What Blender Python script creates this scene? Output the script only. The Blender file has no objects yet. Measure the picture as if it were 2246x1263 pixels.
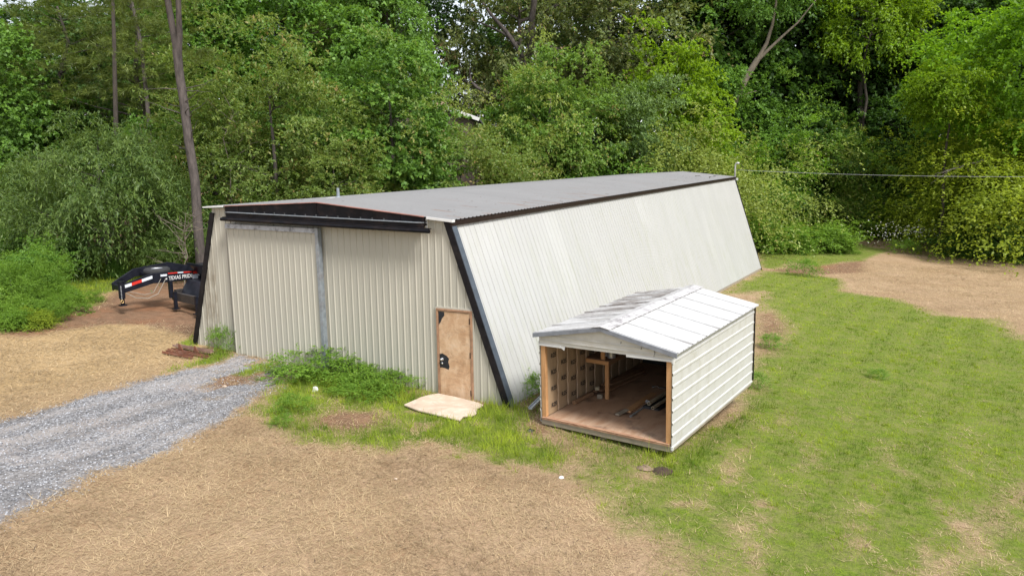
import bpy, math, random
import numpy as np
from mathutils import Vector, Matrix
random.seed(7)
S = bpy.context.scene
# ------------------------------------------------------------------ camera, world, sun
CP = np.array([7.394, -14.70, 5.53]); YAW = -0.46; PIT = -0.17; ROL = -0.017; FPX = 1652.5
VV = [7.48534, -14.61624, 5.53828, -0.47066, -0.16833, -0.01277, 1652.51012, 10.15632, 35.68050, 4.19365, 1.49941, 0.33756, -1.86408, 0.04330, -5.38126, 1.11385, 0.47310, -1.67678, 0.17094, 0.84128, -5.27018, 1.90728, 0.05696]
CP = np.array(VV[:3]); YAW, PIT, ROL, FPX = VV[3:7]
def basis():
    cy, sy = math.cos(YAW), math.sin(YAW)
    f = np.array([sy*math.cos(PIT), cy*math.cos(PIT), math.sin(PIT)])
    r = np.array([cy, -sy, 0.0]); u = np.cross(r, f)
    return r*math.cos(ROL)+u*math.sin(ROL), u*math.cos(ROL)-r*math.sin(ROL), f
BR, BU, BF = basis()
cam_d = bpy.data.cameras.new('camera'); cam = bpy.data.objects.new('camera', cam_d)
S.collection.objects.link(cam); S.camera = cam
cam_d.sensor_width = 36; cam_d.lens = 36*FPX/2246; cam_d.clip_end = 2000; cam_d.clip_start = 0.1
M = Matrix.Identity(4)
for i in range(3):
    M[i][0], M[i][1], M[i][2], M[i][3] = BR[i], BU[i], -BF[i], CP[i]
cam.matrix_world = M

w = bpy.data.worlds.new('World'); S.world = w; w.use_nodes = True
nt = w.node_tree; nt.nodes.clear()
SUN_DIR = Vector((0.82, -0.40, 1.12)).normalized()
out = nt.nodes.new('ShaderNodeOutputWorld'); bg = nt.nodes.new('ShaderNodeBackground')
sky = nt.nodes.new('ShaderNodeTexSky'); sky.sky_type = 'NISHITA'; sky.sun_disc = False
sky.sun_elevation = math.asin(SUN_DIR.z); sky.sun_rotation = math.atan2(SUN_DIR.x, SUN_DIR.y)
sky.air_density = 1.0; sky.dust_density = 2.0; sky.ozone_density = 1.0
mx = nt.nodes.new('ShaderNodeMix'); mx.data_type = 'RGBA'; mx.inputs[0].default_value = 0.62
nt.links.new(sky.outputs[0], mx.inputs[6]); mx.inputs[7].default_value = (6.3, 6.35, 6.45, 1)   # thin bright cloud cover
nt.links.new(mx.outputs[2], bg.inputs[0]); bg.inputs[1].default_value = 0.109
nt.links.new(bg.outputs[0], out.inputs[0])
sd = bpy.data.lights.new('sun', 'SUN'); sd.energy = 2.8; sd.angle = math.radians(16); sd.color = (1, .97, .925)
so = bpy.data.objects.new('sun', sd); S.collection.objects.link(so); so.location = (20, -20, 40)
so.rotation_euler = SUN_DIR.to_track_quat('Z', 'Y').to_euler()
S.view_settings.view_transform = 'Standard'; S.view_settings.look = 'None'
S.view_settings.exposure = 0.92; S.view_settings.gamma = 1; S.view_settings.use_curve_mapping = False
S.render.engine = 'CYCLES'
S.cycles.max_bounces = 7; S.cycles.diffuse_bounces = 3; S.cycles.glossy_bounces = 2
S.cycles.transmission_bounces = 4; S.cycles.transparent_max_bounces = 4

# ------------------------------------------------------------------ noise, terrain
def _hash(ix, iy, s):
    n = (ix.astype(np.int64)*374761393 + iy.astype(np.int64)*668265263 + s*1274126177) & 0x7fffffff
    n = ((n ^ (n >> 13))*1274126177) & 0x7fffffff
    return ((n ^ (n >> 16)) & 0xffff)/65535.0
def vn(x, y, s=0):
    x = np.asarray(x, float); y = np.asarray(y, float)
    x0 = np.floor(x); y0 = np.floor(y); fx = x-x0; fy = y-y0
    fx = fx*fx*(3-2*fx); fy = fy*fy*(3-2*fy)
    a = _hash(x0, y0, s); b = _hash(x0+1, y0, s); c = _hash(x0, y0+1, s); d = _hash(x0+1, y0+1, s)
    return (a*(1-fx)+b*fx)*(1-fy)+(c*(1-fx)+d*fx)*fy
def fbm(x, y, s=0, o=4):
    t = 0; a = .5; n = 0
    for k in range(o):
        t = t+a*vn(np.asarray(x)*2**k+17.3*k, np.asarray(y)*2**k+9.1*k, s+k); n += a; a *= .5
    return t/n
def satu(t, lo, hi, k):
    t = np.asarray(t, float)
    t = np.where(t > hi-k, hi - k*np.exp(-(np.maximum(t, hi-k)-hi+k)/k), t)
    return np.where(t < lo+k, lo + k*np.exp((np.minimum(t, lo+k)-lo-k)/k), t)
def tz(x, y):
    x = np.asarray(x, float); y = np.asarray(y, float)
    base = -.0466*satu(x, -24, 14, 6) - .047*satu(y, -20, 39, 4)
    return base + (fbm(x*.6, y*.6, 5, 3)-.5)*.05 + (vn(x*2.7, y*2.7, 9)-.5)*.018
def ray(px, py):
    return BF + BR*(px-1123)/FPX - BU*(py-631.5)/FPX
def gp(px, py):
    d = ray(px, py); t = 30.0
    for k in range(60):
        p = CP+t*d; t2 = (float(tz(p[0], p[1]))-CP[2])/d[2]; t = t*.5+t2*.5
    p = CP+t*d
    return np.array([p[0], p[1], float(tz(p[0], p[1]))])
def at(px, d):
    """ground point in image column px at forward distance d (metres)"""
    fh = np.array([math.sin(YAW), math.cos(YAW)]); rh = np.array([math.cos(YAW), -math.sin(YAW)])
    p = CP[:2]+fh*d+rh*(px-1123)/FPX*d
    return np.array([p[0], p[1], float(tz(p[0], p[1]))])
def on_y(px, py, Y):
    d = ray(px, py); t = (Y-CP[1])/d[1]; p = CP+t*d
    return float(p[0]), float(p[2])

# ------------------------------------------------------------------ helpers
C = S.collection
def link_mesh(name, me, m=None, parent=None, loc=None, rot=None):
    o = bpy.data.objects.new(name, me); C.objects.link(o)
    if m is not None and len(me.materials) == 0: me.materials.append(m)
    if parent is not None: o.parent = parent
    if loc is not None: o.location = loc
    if rot is not None: o.rotation_euler = rot
    return o
def fast_mesh(name, V, n, tones=None):
    """V: (k*n,3) vertices, each run of n is one face"""
    me = bpy.data.meshes.new(name); V = np.ascontiguousarray(V, dtype=np.float32)
    N = len(V); F = N//n
    me.vertices.add(N); me.vertices.foreach_set('co', V.ravel())
    me.loops.add(N); me.loops.foreach_set('vertex_index', np.arange(N, dtype=np.int32))
    me.polygons.add(F); me.polygons.foreach_set('loop_start', np.arange(0, N, n, dtype=np.int32))
    me.polygons.foreach_set('loop_total', np.full(F, n, dtype=np.int32))
    if tones is not None:
        a = me.attributes.new('tone', 'FLOAT', 'POINT'); a.data.foreach_set('value', np.repeat(tones, n).astype(np.float32))
    me.update(); me.validate()
    return me
class MB:
    def __init__(s): s.v = []; s.f = []
    def poly(s, pts):
        b = len(s.v); s.v += [tuple(map(float, p)) for p in pts]; s.f.append(tuple(range(b, b+len(pts))))
    def box(s, x0, x1, y0, y1, z0, z1, T=None):
        P = [(x, y, z) for z in (z0, z1) for y in (y0, y1) for x in (x0, x1)]
        if T: P = [tuple(T @ Vector(p)) for p in P]
        b = len(s.v); s.v += P
        for q in ((0, 2, 3, 1), (4, 5, 7, 6), (0, 1, 5, 4), (2, 6, 7, 3), (0, 4, 6, 2), (1, 3, 7, 5)):
            s.f.append(tuple(b+i for i in q))
    def hexa(s, P):
        """8 corners: bottom ring 4, top ring 4"""
        b = len(s.v); s.v += [tuple(map(float, p)) for p in P]
        for q in ((3, 2, 1, 0), (4, 5, 6, 7), (0, 1, 5, 4), (1, 2, 6, 5), (2, 3, 7, 6), (3, 0, 4, 7)):
            s.f.append(tuple(b+i for i in q))
    def beam(s, a, b_, wdt, hgt, up=(0, 0, 1)):
        a = Vector(a); b_ = Vector(b_); d = (b_-a).normalized(); u = Vector(up)
        sd_ = d.cross(u).normalized(); u = sd_.cross(d).normalized()
        P = []
        for e in (a, b_):
            P += [e-sd_*wdt/2-u*hgt/2, e+sd_*wdt/2-u*hgt/2, e+sd_*wdt/2+u*hgt/2, e-sd_*wdt/2+u*hgt/2]
        s.hexa(P)
    def tube(s, pts, rad, n=8, caps=True):
        pts = [Vector(p) for p in pts]
        if not hasattr(rad, '__len__'): rad = [rad]*len(pts)
        b = len(s.v); ref = None
        for i, p in enumerate(pts):
            d = (pts[min(i+1, len(pts)-1)]-pts[max(i-1, 0)]).normalized()
            if ref is None:
                ref = Vector((0, 0, 1)) if abs(d.z) < .9 else Vector((1, 0, 0))
            x = (ref - d*ref.dot(d)).normalized(); ref = x; y = d.cross(x)
            for k in range(n):
                a = 2*math.pi*k/n
                s.v.append(tuple(p+(x*math.cos(a)+y*math.sin(a))*rad[i]))
        for i in range(len(pts)-1):
            for k in range(n):
                s.f.append((b+i*n+k, b+i*n+(k+1) % n, b+(i+1)*n+(k+1) % n, b+(i+1)*n+k))
        if caps:
            s.f.append(tuple(b+k for k in range(n))[::-1]); s.f.append(tuple(b+(len(pts)-1)*n+k for k in range(n)))
    def lathe(s, prof, cx=0, cy=0, n=20):
        b = len(s.v)
        for r, z in prof:
            for k in range(n):
                a = 2*math.pi*k/n; s.v.append((cx+r*math.cos(a), cy+r*math.sin(a), z))
        for i in range(len(prof)-1):
            for k in range(n):
                s.f.append((b+i*n+k, b+i*n+(k+1) % n, b+(i+1)*n+(k+1) % n, b+(i+1)*n+k))
    def mesh(s, name, smooth=False):
        me = bpy.data.meshes.new(name); me.from_pydata(s.v, [], s.f); me.update()
        if smooth: me.polygons.foreach_set('use_smooth', [True]*len(me.polygons))
        return me
    def obj(s, name, m, parent=None, smooth=False, bevel=0, loc=None, rot=None):
        o = link_mesh(name, s.mesh(name, smooth), m, parent, loc, rot)
        if bevel:
            b = o.modifiers.new('bevel', 'BEVEL'); b.width = bevel; b.segments = 2; b.limit_method = 'ANGLE'
        return o
def tag(o, label=None, cat=None, group=None, kind=None):
    if label: o['label'] = label
    if cat: o['category'] = cat
    if group: o['group'] = group
    if kind: o['kind'] = kind
    return o
def empty(name, loc, label, cat, group=None, rot=(0, 0, 0)):
    o = bpy.data.objects.new(name, None); C.objects.link(o); o.location = loc; o.rotation_euler = rot
    o.empty_display_size = .2
    return tag(o, label, cat, group)

# ------------------------------------------------------------------ materials
def _new(name):
    m = bpy.data.materials.new(name); m.use_nodes = True; t = m.node_tree
    return m, t, t.nodes['Principled BSDF']
def N(t, kind, **kw):
    n = t.nodes.new(kind)
    for k, v in kw.items():
        if k in n.inputs: n.inputs[k].default_value = v
        else: setattr(n, k, v)
    return n
def mixc(t, fac, a, b, blend='MIX'):
    n = t.nodes.new('ShaderNodeMix'); n.data_type = 'RGBA'; n.blend_type = blend
    for s_, i in ((fac, 0), (a, 6), (b, 7)):
        if isinstance(s_, (int, float)): n.inputs[i].default_value = s_
        elif isinstance(s_, tuple): n.inputs[i].default_value = (*s_[:3], 1)
        else: t.links.new(s_, n.inputs[i])
    return n.outputs[2]
def rng(t, v, a, b, lo=0., hi=1.):
    n = t.nodes.new('ShaderNodeMapRange'); n.inputs[1].default_value = a; n.inputs[2].default_value = b
    n.inputs[3].default_value = lo; n.inputs[4].default_value = hi; t.links.new(v, n.inputs[0]); return n.outputs[0]
def noise(t, co, scale, detail=4, rough=.6, dist=0.):
    n = N(t, 'ShaderNodeTexNoise', Scale=scale, Detail=detail, Roughness=rough, Distortion=dist)
    t.links.new(co, n.inputs['Vector']); return n.outputs[0]
def scaled(t, co, s, rot=(0, 0, 0)):
    n = t.nodes.new('ShaderNodeMapping'); n.inputs['Scale'].default_value = s; n.inputs['Rotation'].default_value = rot
    t.links.new(co, n.inputs[0]); return n.outputs[0]
def objco(t): return t.nodes.new('ShaderNodeTexCoord').outputs['Object']
def worldco(t): return t.nodes.new('ShaderNodeNewGeometry').outputs['Position']
def bump(t, b, h, strength=.3, dist=.01):
    n = N(t, 'ShaderNodeBump', Strength=strength, Distance=dist); t.links.new(h, n.inputs['Height'])
    t.links.new(n.outputs[0], b.inputs['Normal'])
def simple(name, col, rough=.6, metal=0., scale=6., var=.25, stretch=(1, 1, 1), bmp=.15, dirt=None, dirt_amt=.5, dirt_scale=3.):
    m, t, b = _new(name); co = objco(t)
    n = noise(t, scaled(t, co, stretch), scale, 5, .65)
    f = rng(t, n, .3, .7)
    c = mixc(t, f, tuple(x*(1-var) for x in col), tuple(min(1, x*(1+var)) for x in col))
    if dirt:
        n2 = noise(t, scaled(t, co, stretch), dirt_scale, 6, .7, .3)
        c = mixc(t, rng(t, n2, .5, .72, 0, dirt_amt), c, dirt)
    t.links.new(c, b.inputs['Base Color'])
    b.inputs['Roughness'].default_value = rough; b.inputs['Metallic'].default_value = metal
    if bmp: bump(t, b, n, bmp, .004)
    return m
def panel_metal(name, col, rough=.45, streak=(.30, .27, .22), amt=.35, axis='z', scale=1.0, extra=None):
    """painted steel sheet, slight stains running down the sheet"""
    m, t, b = _new(name); co = worldco(t)
    st = {'z': (5, 5, .35), 'x': (.35, 5, 5), 'y': (5, .35, 5)}[axis]
    n1 = noise(t, scaled(t, co, st), scale, 5, .65); n2 = noise(t, co, .5, 3, .5); n3 = noise(t, co, 34, 3, .6)
    oi = t.nodes.new('ShaderNodeObjectInfo').outputs['Random']
    c = mixc(t, rng(t, n2, .35, .65), tuple(x*.95 for x in col), tuple(min(1, x*1.03) for x in col))
    c = mixc(t, rng(t, oi, 0, 1, 0, 1), c, tuple(x*.93 for x in col))
    c = mixc(t, rng(t, n1, .55, .85, 0, amt), c, streak)
    c = mixc(t, rng(t, n3, .62, .8, 0, .12), c, streak)
    if extra: c = extra(t, co, c)
    t.links.new(c, b.inputs['Base Color']); b.inputs['Roughness'].default_value = rough
    b.inputs['Specular IOR Level'].default_value = .4
    return m
def sepxyz(t, co):
    n = t.nodes.new('ShaderNodeSeparateXYZ'); t.links.new(co, n.inputs[0]); return n.outputs
def mathn(t, op, a, b=None):
    n = t.nodes.new('ShaderNodeMath'); n.operation = op
    for i, s_ in enumerate((a, b)):
        if s_ is None: continue
        if isinstance(s_, (int, float)): n.inputs[i].default_value = s_
        else: t.links.new(s_, n.inputs[i])
    return n.outputs[0]
def front_extra(t, co, c):
    o = sepxyz(t, co)          # mildew on the far left sheets, dust splash along the base
    mk = mathn(t, 'MULTIPLY', rng(t, o[0], -9.72, -9.6, 0, 1), rng(t, o[0], -9.02, -9.15, 0, 1))
    nz = rng(t, noise(t, scaled(t, co, (6, 6, 1.4)), 1.6, 6, .7), .38, .62, 0, 1)
    mk = mathn(t, 'MULTIPLY', mk, mathn(t, 'MULTIPLY', nz, rng(t, o[2], 3.6, 2.4, 0, .75)))
    c = mixc(t, mk, c, (.16, .13, .09))
    sp = mathn(t, 'MULTIPLY', rng(t, o[2], .75, .1, 0, 1), rng(t, noise(t, co, 5, 5, .7), .35, .7, 0, .5))
    return mixc(t, sp, c, (.30, .32, .22))
def side_extra(t, co, c):
    o = sepxyz(t, co)
    nz = rng(t, noise(t, scaled(t, co, (1, 3.5, .5)), 1.3, 6, .75), .50, .66, 0, .6)
    mk = mathn(t, 'MULTIPLY', nz, rng(t, o[2], 4.2, 1.0, .35, 1))
    return mixc(t, mk, c, (.33, .34, .26))
M_FRONT = panel_metal('front_sheet', (.42, .402, .34), .5, (.33, .29, .21), .22, extra=front_extra)
M_SIDE = panel_metal('side_sheet', (.41, .413, .40), .5, (.42, .40, .33), .22, extra=side_extra)
def roof_extra(t, co, c):
    nz = rng(t, noise(t, scaled(t, co, (.55, 2.6, 1)), .9, 6, .7), .56, .70, 0, .7)
    o = sepxyz(t, co); mk = mathn(t, 'MULTIPLY', nz, rng(t, o[0], -4.6, -2.2, 0, 1))
    return mixc(t, mk, c, (.20, .11, .07))
M_ROOF = panel_metal('roof_sheet', (.25, .248, .248), .5, (.16, .155, .15), .35, 'x', extra=roof_extra)
M_BLACK = simple('black_trim', (.011, .010, .012), .42, 0, 5, .4, dirt=(.05, .04, .035), dirt_amt=.3)
M_BROWN = simple('dark_brown_trim', (.022, .014, .013), .45, 0, 6, .3)
M_STEEL = simple('weathered_steel', (.25, .28, .31), .42, .35, 8, .25, dirt=(.25, .17, .12), dirt_amt=.3)
for _m in (M_BLACK, M_BROWN): _m.node_tree.nodes['Principled BSDF'].inputs['Specular IOR Level'].default_value = .25
M_DULL = simple('dull_grey_steel', (.07, .07, .07), .6)
M_LITTRIM = simple('lit_black_trim', (.055, .07, .09), .5, 0, 6, .2)  # side face of the black trim, light on it put into the colour
M_WHITE = simple('white_trim', (.60, .60, .59), .45, 0, 5, .06)
M_RUSTBLACK = simple('rusty_black_steel', (.007, .007, .009), .36, .1, 3, .5, (1, 1, 1), dirt=(.05, .03, .024), dirt_amt=.4, dirt_scale=4)
def wood(name, a, b_, sc=4, rough=.7, stretch=(1, 1, .12)):
    m, t, b = _new(name); co = objco(t)
    n = noise(t, scaled(t, co, tuple(x*sc*4 for x in stretch)), 1.5, 6, .6, .8)
    n2 = noise(t, co, 3, 3, .5)
    c = mixc(t, rng(t, n, .3, .7), a, b_); c = mixc(t, rng(t, n2, .55, .8, 0, .4), c, tuple(x*.45 for x in a))
    t.links.new(c, b.inputs['Base Color']); b.inputs['Roughness'].default_value = rough; bump(t, b, n, .25, .004)
    return m
M_WOODV = wood('orange_lumber', (.42, .21, .085), (.56, .31, .14))
M_WOODX = wood('orange_lumber_flat', (.42, .21, .085), (.56, .31, .14), stretch=(.12, 1, 1))
M_WOODY = wood('brown_lumber', (.20, .11, .06), (.34, .20, .11), stretch=(1, .12, 1))
M_WOODY2 = wood('orange_plank', (.40, .20, .08), (.54, .31, .15), stretch=(1, .12, 1))
M_GREYWOOD = wood('grey_lumber', (.20, .17, .13), (.34, .29, .22), stretch=(.12, .12, 1))
def floor_mat():
    m, t, b = _new('worn_plywood'); co = objco(t)
    n = noise(t, scaled(t, co, (3, 1, 1)), 1.3, 7, .7, .5); n2 = noise(t, co, 22, 5, .7); n3 = noise(t, co, 1.6, 4, .55)
    c = mixc(t, rng(t, n, .3, .7), (.29, .155, .085), (.45, .28, .165))
    c = mixc(t, rng(t, n2, .4, .75, 0, .5), c, (.36, .24, .17))
    c = mixc(t, rng(t, n3, .56, .7, 0, .8), c, (.055, .03, .022))
    o = sepxyz(t, co)
    c = mixc(t, mathn(t, 'MULTIPLY', rng(t, o[1], 1.0, .1, 0, 1), rng(t, n, .4, .6, 0, .45)), c, (.50, .39, .30))
    t.links.new(c, b.inputs['Base Color']); b.inputs['Roughness'].default_value = .75; bump(t, b, n2, .3, .004)
    return m
M_FLOOR = floor_mat()
M_KRAFT = simple('kraft_paper', (.36, .25, .15), .7, 0, 4, .18, (1, 1, .3), .6)
M_INK = simple('dark_ink', (.035, .03, .028), .8, bmp=0)
M_TAN = None
def door_mat():
    m, t, b = _new('bare_tan_door'); co = objco(t)
    n = noise(t, scaled(t, co, (1, 1, .8)), 2.6, 7, .72, .4); n2 = noise(t, scaled(t, co, (1, 1, 2.5)), 9, 5, .7, .6)
    c = mixc(t, rng(t, n, .35, .68), (.40, .235, .125), (.60, .42, .27))
    c = mixc(t, rng(t, n2, .5, .8, 0, .75), c, (.16, .10, .06))
    c = mixc(t, mathn(t, 'MULTIPLY', rng(t, n, .5, .62, 0, 1), rng(t, n2, .4, .6, 0, .5)), c, (.66, .52, .38))
    t.links.new(c, b.inputs['Base Color']); b.inputs['Roughness'].default_value = .6
    return m
M_DOOR = door_mat()
M_FRAME = simple('rusty_tan_frame', (.30, .17, .10), .6, 0, 9, .3)
M_PAINT = simple('black_paint', (.012, .013, .018), .5, bmp=0)
M_CHROME = simple('bright_metal', (.65, .65, .66), .22, .9, 8, .1, bmp=0)
M_GALV = simple('galvanised', (.48, .50, .52), .4, .6, 6, .15)
def shed_roof_mat():
    m, t, b = _new('shed_roof_sheet'); co = objco(t)
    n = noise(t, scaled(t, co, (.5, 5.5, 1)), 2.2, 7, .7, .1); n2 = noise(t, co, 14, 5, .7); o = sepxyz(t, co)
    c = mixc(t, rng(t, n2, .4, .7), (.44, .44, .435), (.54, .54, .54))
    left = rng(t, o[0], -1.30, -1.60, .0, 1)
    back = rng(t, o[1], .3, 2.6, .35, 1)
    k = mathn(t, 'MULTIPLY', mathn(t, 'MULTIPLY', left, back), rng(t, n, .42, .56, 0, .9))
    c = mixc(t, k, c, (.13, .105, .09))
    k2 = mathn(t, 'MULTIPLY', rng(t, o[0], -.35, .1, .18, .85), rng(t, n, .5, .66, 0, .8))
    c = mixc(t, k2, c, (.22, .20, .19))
    t.links.new(c, b.inputs['Base Color']); b.inputs['Roughness'].default_value = .42
    return m
M_SHEDROOF = shed_roof_mat()
M_SHEDSIDE = simple('shed_siding', (.46, .457, .44), .42, 0, 3, .05, dirt=(.30, .28, .21), dirt_amt=.45, dirt_scale=3.5)
M_SHEDFRONT = simple('shed_front_siding', (.50, .485, .44), .45, 0, 3, .08, dirt=(.36, .32, .25), dirt_amt=.4, dirt_scale=2.5)
M_CAP = simple('stained_ridge_cap', (.48, .47, .47), .42, .1, 5, .1, (1, 1, 1), dirt=(.12, .10, .105), dirt_amt=.95, dirt_scale=6)
M_TYRE = simple('tyre_rubber', (.022, .022, .024), .8)
M_TRAILER = simple('trailer_black', (.014, .015, .022), .3, .1, 4, .4)
M_TRAILERDUSTY = simple('dusty_trailer_black', (.035, .031, .03), .55, 0, 5, .4, dirt=(.12, .08, .05), dirt_amt=.4)
for _m in (M_RUSTBLACK, M_TRAILER, M_BLACK, M_BROWN): _m.node_tree.nodes['Principled BSDF'].inputs['Specular IOR Level'].default_value = .12
M_RED = simple('red_tape', (.55, .03, .02), .4, bmp=0, var=.1)
M_SILVER = simple('silver_tape', (.62, .66, .72), .4, bmp=0, var=.08)
M_RUST = simple('rusty_steel', (.17, .065, .035), .8, 0, 7, .4, dirt=(.28, .17, .13), dirt_amt=.6)
M_MAT = simple('pale_board', (.48, .38, .29), .8, 0, 4, .16, dirt=(.60, .52, .44), dirt_amt=.9, dirt_scale=5)
M_DARKJUNK = simple('black_plastic', (.015, .015, .017), .45)
M_STONE = None

def attr(t, name):
    n = t.nodes.new('ShaderNodeAttribute'); n.attribute_name = name; return n.outputs['Fac']
def leafmat(name, lo, hi, odd=None, odd_amt=.12, trans=.35, rough=.5):
    if name not in ('straw_blade', 'white_petal', 'grass_blade'):
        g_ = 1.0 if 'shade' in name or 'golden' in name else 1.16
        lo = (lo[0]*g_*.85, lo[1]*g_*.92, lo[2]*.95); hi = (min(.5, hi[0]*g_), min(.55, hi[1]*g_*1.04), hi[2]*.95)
    m, t, b = _new(name)
    tone = attr(t, 'tone'); oi = t.nodes.new('ShaderNodeObjectInfo').outputs['Random']
    c = mixc(t, rng(t, tone, 0, 1), lo, hi)
    if odd:
        nz = noise(t, objco(t), .55, 3, .6)
        k = mathn(t, 'MULTIPLY', rng(t, nz, .48, .62, .15, 1), rng(t, tone, 1-odd_amt*3, 1-odd_amt*3+.12, 0, 1))
        c = mixc(t, k, c, odd)
    nz2 = noise(t, objco(t), .8, 2, .5)
    c = mixc(t, rng(t, nz2, .3, .7, .0, .35), c, tuple(x*.6 for x in lo))
    t.links.new(c, b.inputs['Base Color']); b.inputs['Roughness'].default_value = rough
    b.inputs['Specular IOR Level'].default_value = .35
    tr = t.nodes.new('ShaderNodeBsdfTranslucent')
    c2 = mixc(t, .6, c, (hi[0]*1.3, hi[1]*1.35, hi[2]*.6)); t.links.new(c2, tr.inputs[0])
    ms = t.nodes.new('ShaderNodeMixShader'); ms.inputs[0].default_value = trans
    t.links.new(b.outputs[0], ms.inputs[1]); t.links.new(tr.outputs[0], ms.inputs[2])
    t.links.new(ms.outputs[0], t.nodes['Material Output'].inputs[0])
    return m
L = dict(
    maple=leafmat('maple_leaf', (.052, .128, .024), (.190, .315, .066)),
    green=leafmat('mid_green_leaf', (.055, .135, .024), (.180, .310, .058)),
    olive=leafmat('olive_rusty_leaf', (.070, .120, .026), (.235, .305, .085), (.33, .20, .08), .13),
    rustgreen=leafmat('green_leaf_with_rust', (.075, .155, .026), (.215, .325, .068), (.33, .17, .08), .12),
    willow=leafmat('narrow_green_leaf', (.028, .072, .016), (.165, .225, .060)),
    greygreen=leafmat('grey_green_leaf', (.080, .145, .050), (.210, .290, .110)),
    oak=leafmat('dull_oak_leaf', (.060, .095, .030), (.210, .240, .095), (.30, .20, .10), .14),
    yellow=leafmat('yellow_green_leaf', (.110, .200, .012), (.260, .370, .022), trans=.45),
    lime=leafmat('lime_leaf', (.095, .200, .014), (.240, .400, .028), trans=.45),
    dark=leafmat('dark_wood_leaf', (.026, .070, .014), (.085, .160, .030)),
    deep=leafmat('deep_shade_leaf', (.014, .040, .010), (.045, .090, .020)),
    pine=leafmat('pine_needle', (.060, .090, .016), (.170, .205, .040), trans=.2),
    shrub=leafmat('shrub_leaf', (.085, .175, .024), (.245, .365, .062)),
    tan=leafmat('tan_shrub_leaf', (.140, .190, .040), (.320, .365, .100), (.33, .22, .10), .10),
    arch=leafmat('golden_shrub_leaf', (.170, .240, .018), (.420, .480, .055), trans=.45),
    weed=leafmat('weed_leaf', (.070, .155, .016), (.215, .335, .050), trans=.35),
    grass=leafmat('grass_blade', (.060, .130, .008), (.370, .450, .038), trans=.3, rough=.8),
    straw=leafmat('straw_blade', (.13, .082, .045), (.66, .505, .30), trans=.15),
    petal=leafmat('white_petal', (.6, .6, .55), (.8, .8, .78), trans=.2),
)
M_BARK = simple('grey_brown_bark', (.075, .062, .056), .9, 0, 9, .5, (1, 1, .25), .8)
M_BARKPALE = simple('pale_grey_bark', (.15, .125, .095), .9, 0, 7, .4, (1, 1, .3), .6)
M_BARKDARK = simple('dark_bark', (.05, .04, .032), .9, 0, 8, .4, (1, 1, .3), .6)
M_DEADWOOD = simple('bleached_dead_wood', (.24, .215, .18), .85, 0, 9, .25)

# ------------------------------------------------------------------ ground
G_RIGHT_EDGE = None
def P2(lst): return np.array([gp(*p)[:2] for p in lst])
def sdist(x, y, poly):
    """signed distance, positive inside"""
    x = x.ravel(); y = y.ravel(); n = len(poly); dm = np.full(x.shape, 1e9); ins = np.zeros(x.shape, bool)
    for i in range(n):
        ax_, ay = poly[i]; bx, by = poly[(i+1) % n]; ex, ey = bx-ax_, by-ay
        t = np.clip(((x-ax_)*ex+(y-ay)*ey)/(ex*ex+ey*ey+1e-9), 0, 1)
        dm = np.minimum(dm, np.hypot(x-ax_-t*ex, y-ay-t*ey))
        cond = ((ay > y) != (by > y)) & (x < (bx-ax_)*(y-ay)/((by-ay) if abs(by-ay) > 1e-9 else 1e-9)+ax_)
        ins ^= cond
    return np.where(ins, dm, -dm)
POLY = dict(
    drive=P2([(-700, 1110), (0, 922), (130, 888), (330, 826), (425, 806), (470, 797), (520, 778), (660, 804), (625, 838), (560, 880), (500, 914), (440, 948), (380, 985), (300, 1012), (190, 1045), (110, 1095), (40, 1132), (-700, 1500)]),
    g_near=P2([(520, 908), (570, 860), (650, 812), (714, 798), (800, 826), (900, 858), (1000, 880), (1122, 894), (1180, 870), (1200, 915), (1165, 930), (1170, 960), (1240, 1005), (1215, 1030), (1120, 1030), (1060, 992), (1000, 985), (950, 962), (870, 985), (800, 985), (690, 965), (620, 940)]),
    g_right=P2([(1195, 935), (1470, 990), (1600, 900), (1680, 640), (1580, 645), (1670, 594), (1760, 600), (1840, 612), (1860, 640), (1960, 655), (2060, 690), (2180, 700), (2246, 745), (2500, 800), (2700, 1300), (2300, 1700), (1700, 1400), (1560, 1290), (1440, 1185), (1340, 1140), (1300, 1075), (1260, 1050), (1290, 1000), (1230, 960)]),
    g_far=P2([(1672, 588), (1655, 540), (1780, 520), (1960, 548), (1880, 572), (1790, 582), (1740, 575), (1700, 590)]),
    g_left=P2([(-600, 760), (-600, 500), (430, 560), (330, 600), (240, 640), (200, 670), (120, 690), (60, 715), (0, 728)]),
    g_strip1=P2([(350, 822), (400, 808), (470, 798), (510, 782), (490, 755), (440, 790), (380, 808)]),
    g_strip2=P2([(510, 822), (560, 800), (620, 797), (600, 812), (540, 826)]),
    g_strip3=P2([(390, 752), (425, 738), (430, 762), (400, 770)]),
    dirt_left=P2([(-300, 725), (0, 735), (60, 712), (130, 690), (200, 668), (260, 630), (330, 590), (470, 560), (470, 740), (400, 730), (330, 712), (230, 712), (150, 722), (60, 740)]),
    dirt_drive=P2([(430, 830), (480, 800), (560, 790), (620, 815), (540, 850), (450, 880)]),
    dirt_near=P2([(660, 925), (740, 890), (850, 900), (870, 935), (760, 950)]),
    dirt_shed=P2([(1655, 780), (1655, 690), (1700, 680), (1740, 715), (1700, 780)]),
    dirt_under=P2([(1130, 885), (1200, 850), (1215, 960), (1160, 950)]),
    dirt_far=P2([(1672, 592), (1780, 580), (1900, 570), (1900, 600), (1760, 604)]),
    track=P2([(2235, 1075), (2260, 1085), (2120, 1220), (2060, 1300), (2000, 1300), (2090, 1200)]),
)
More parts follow.
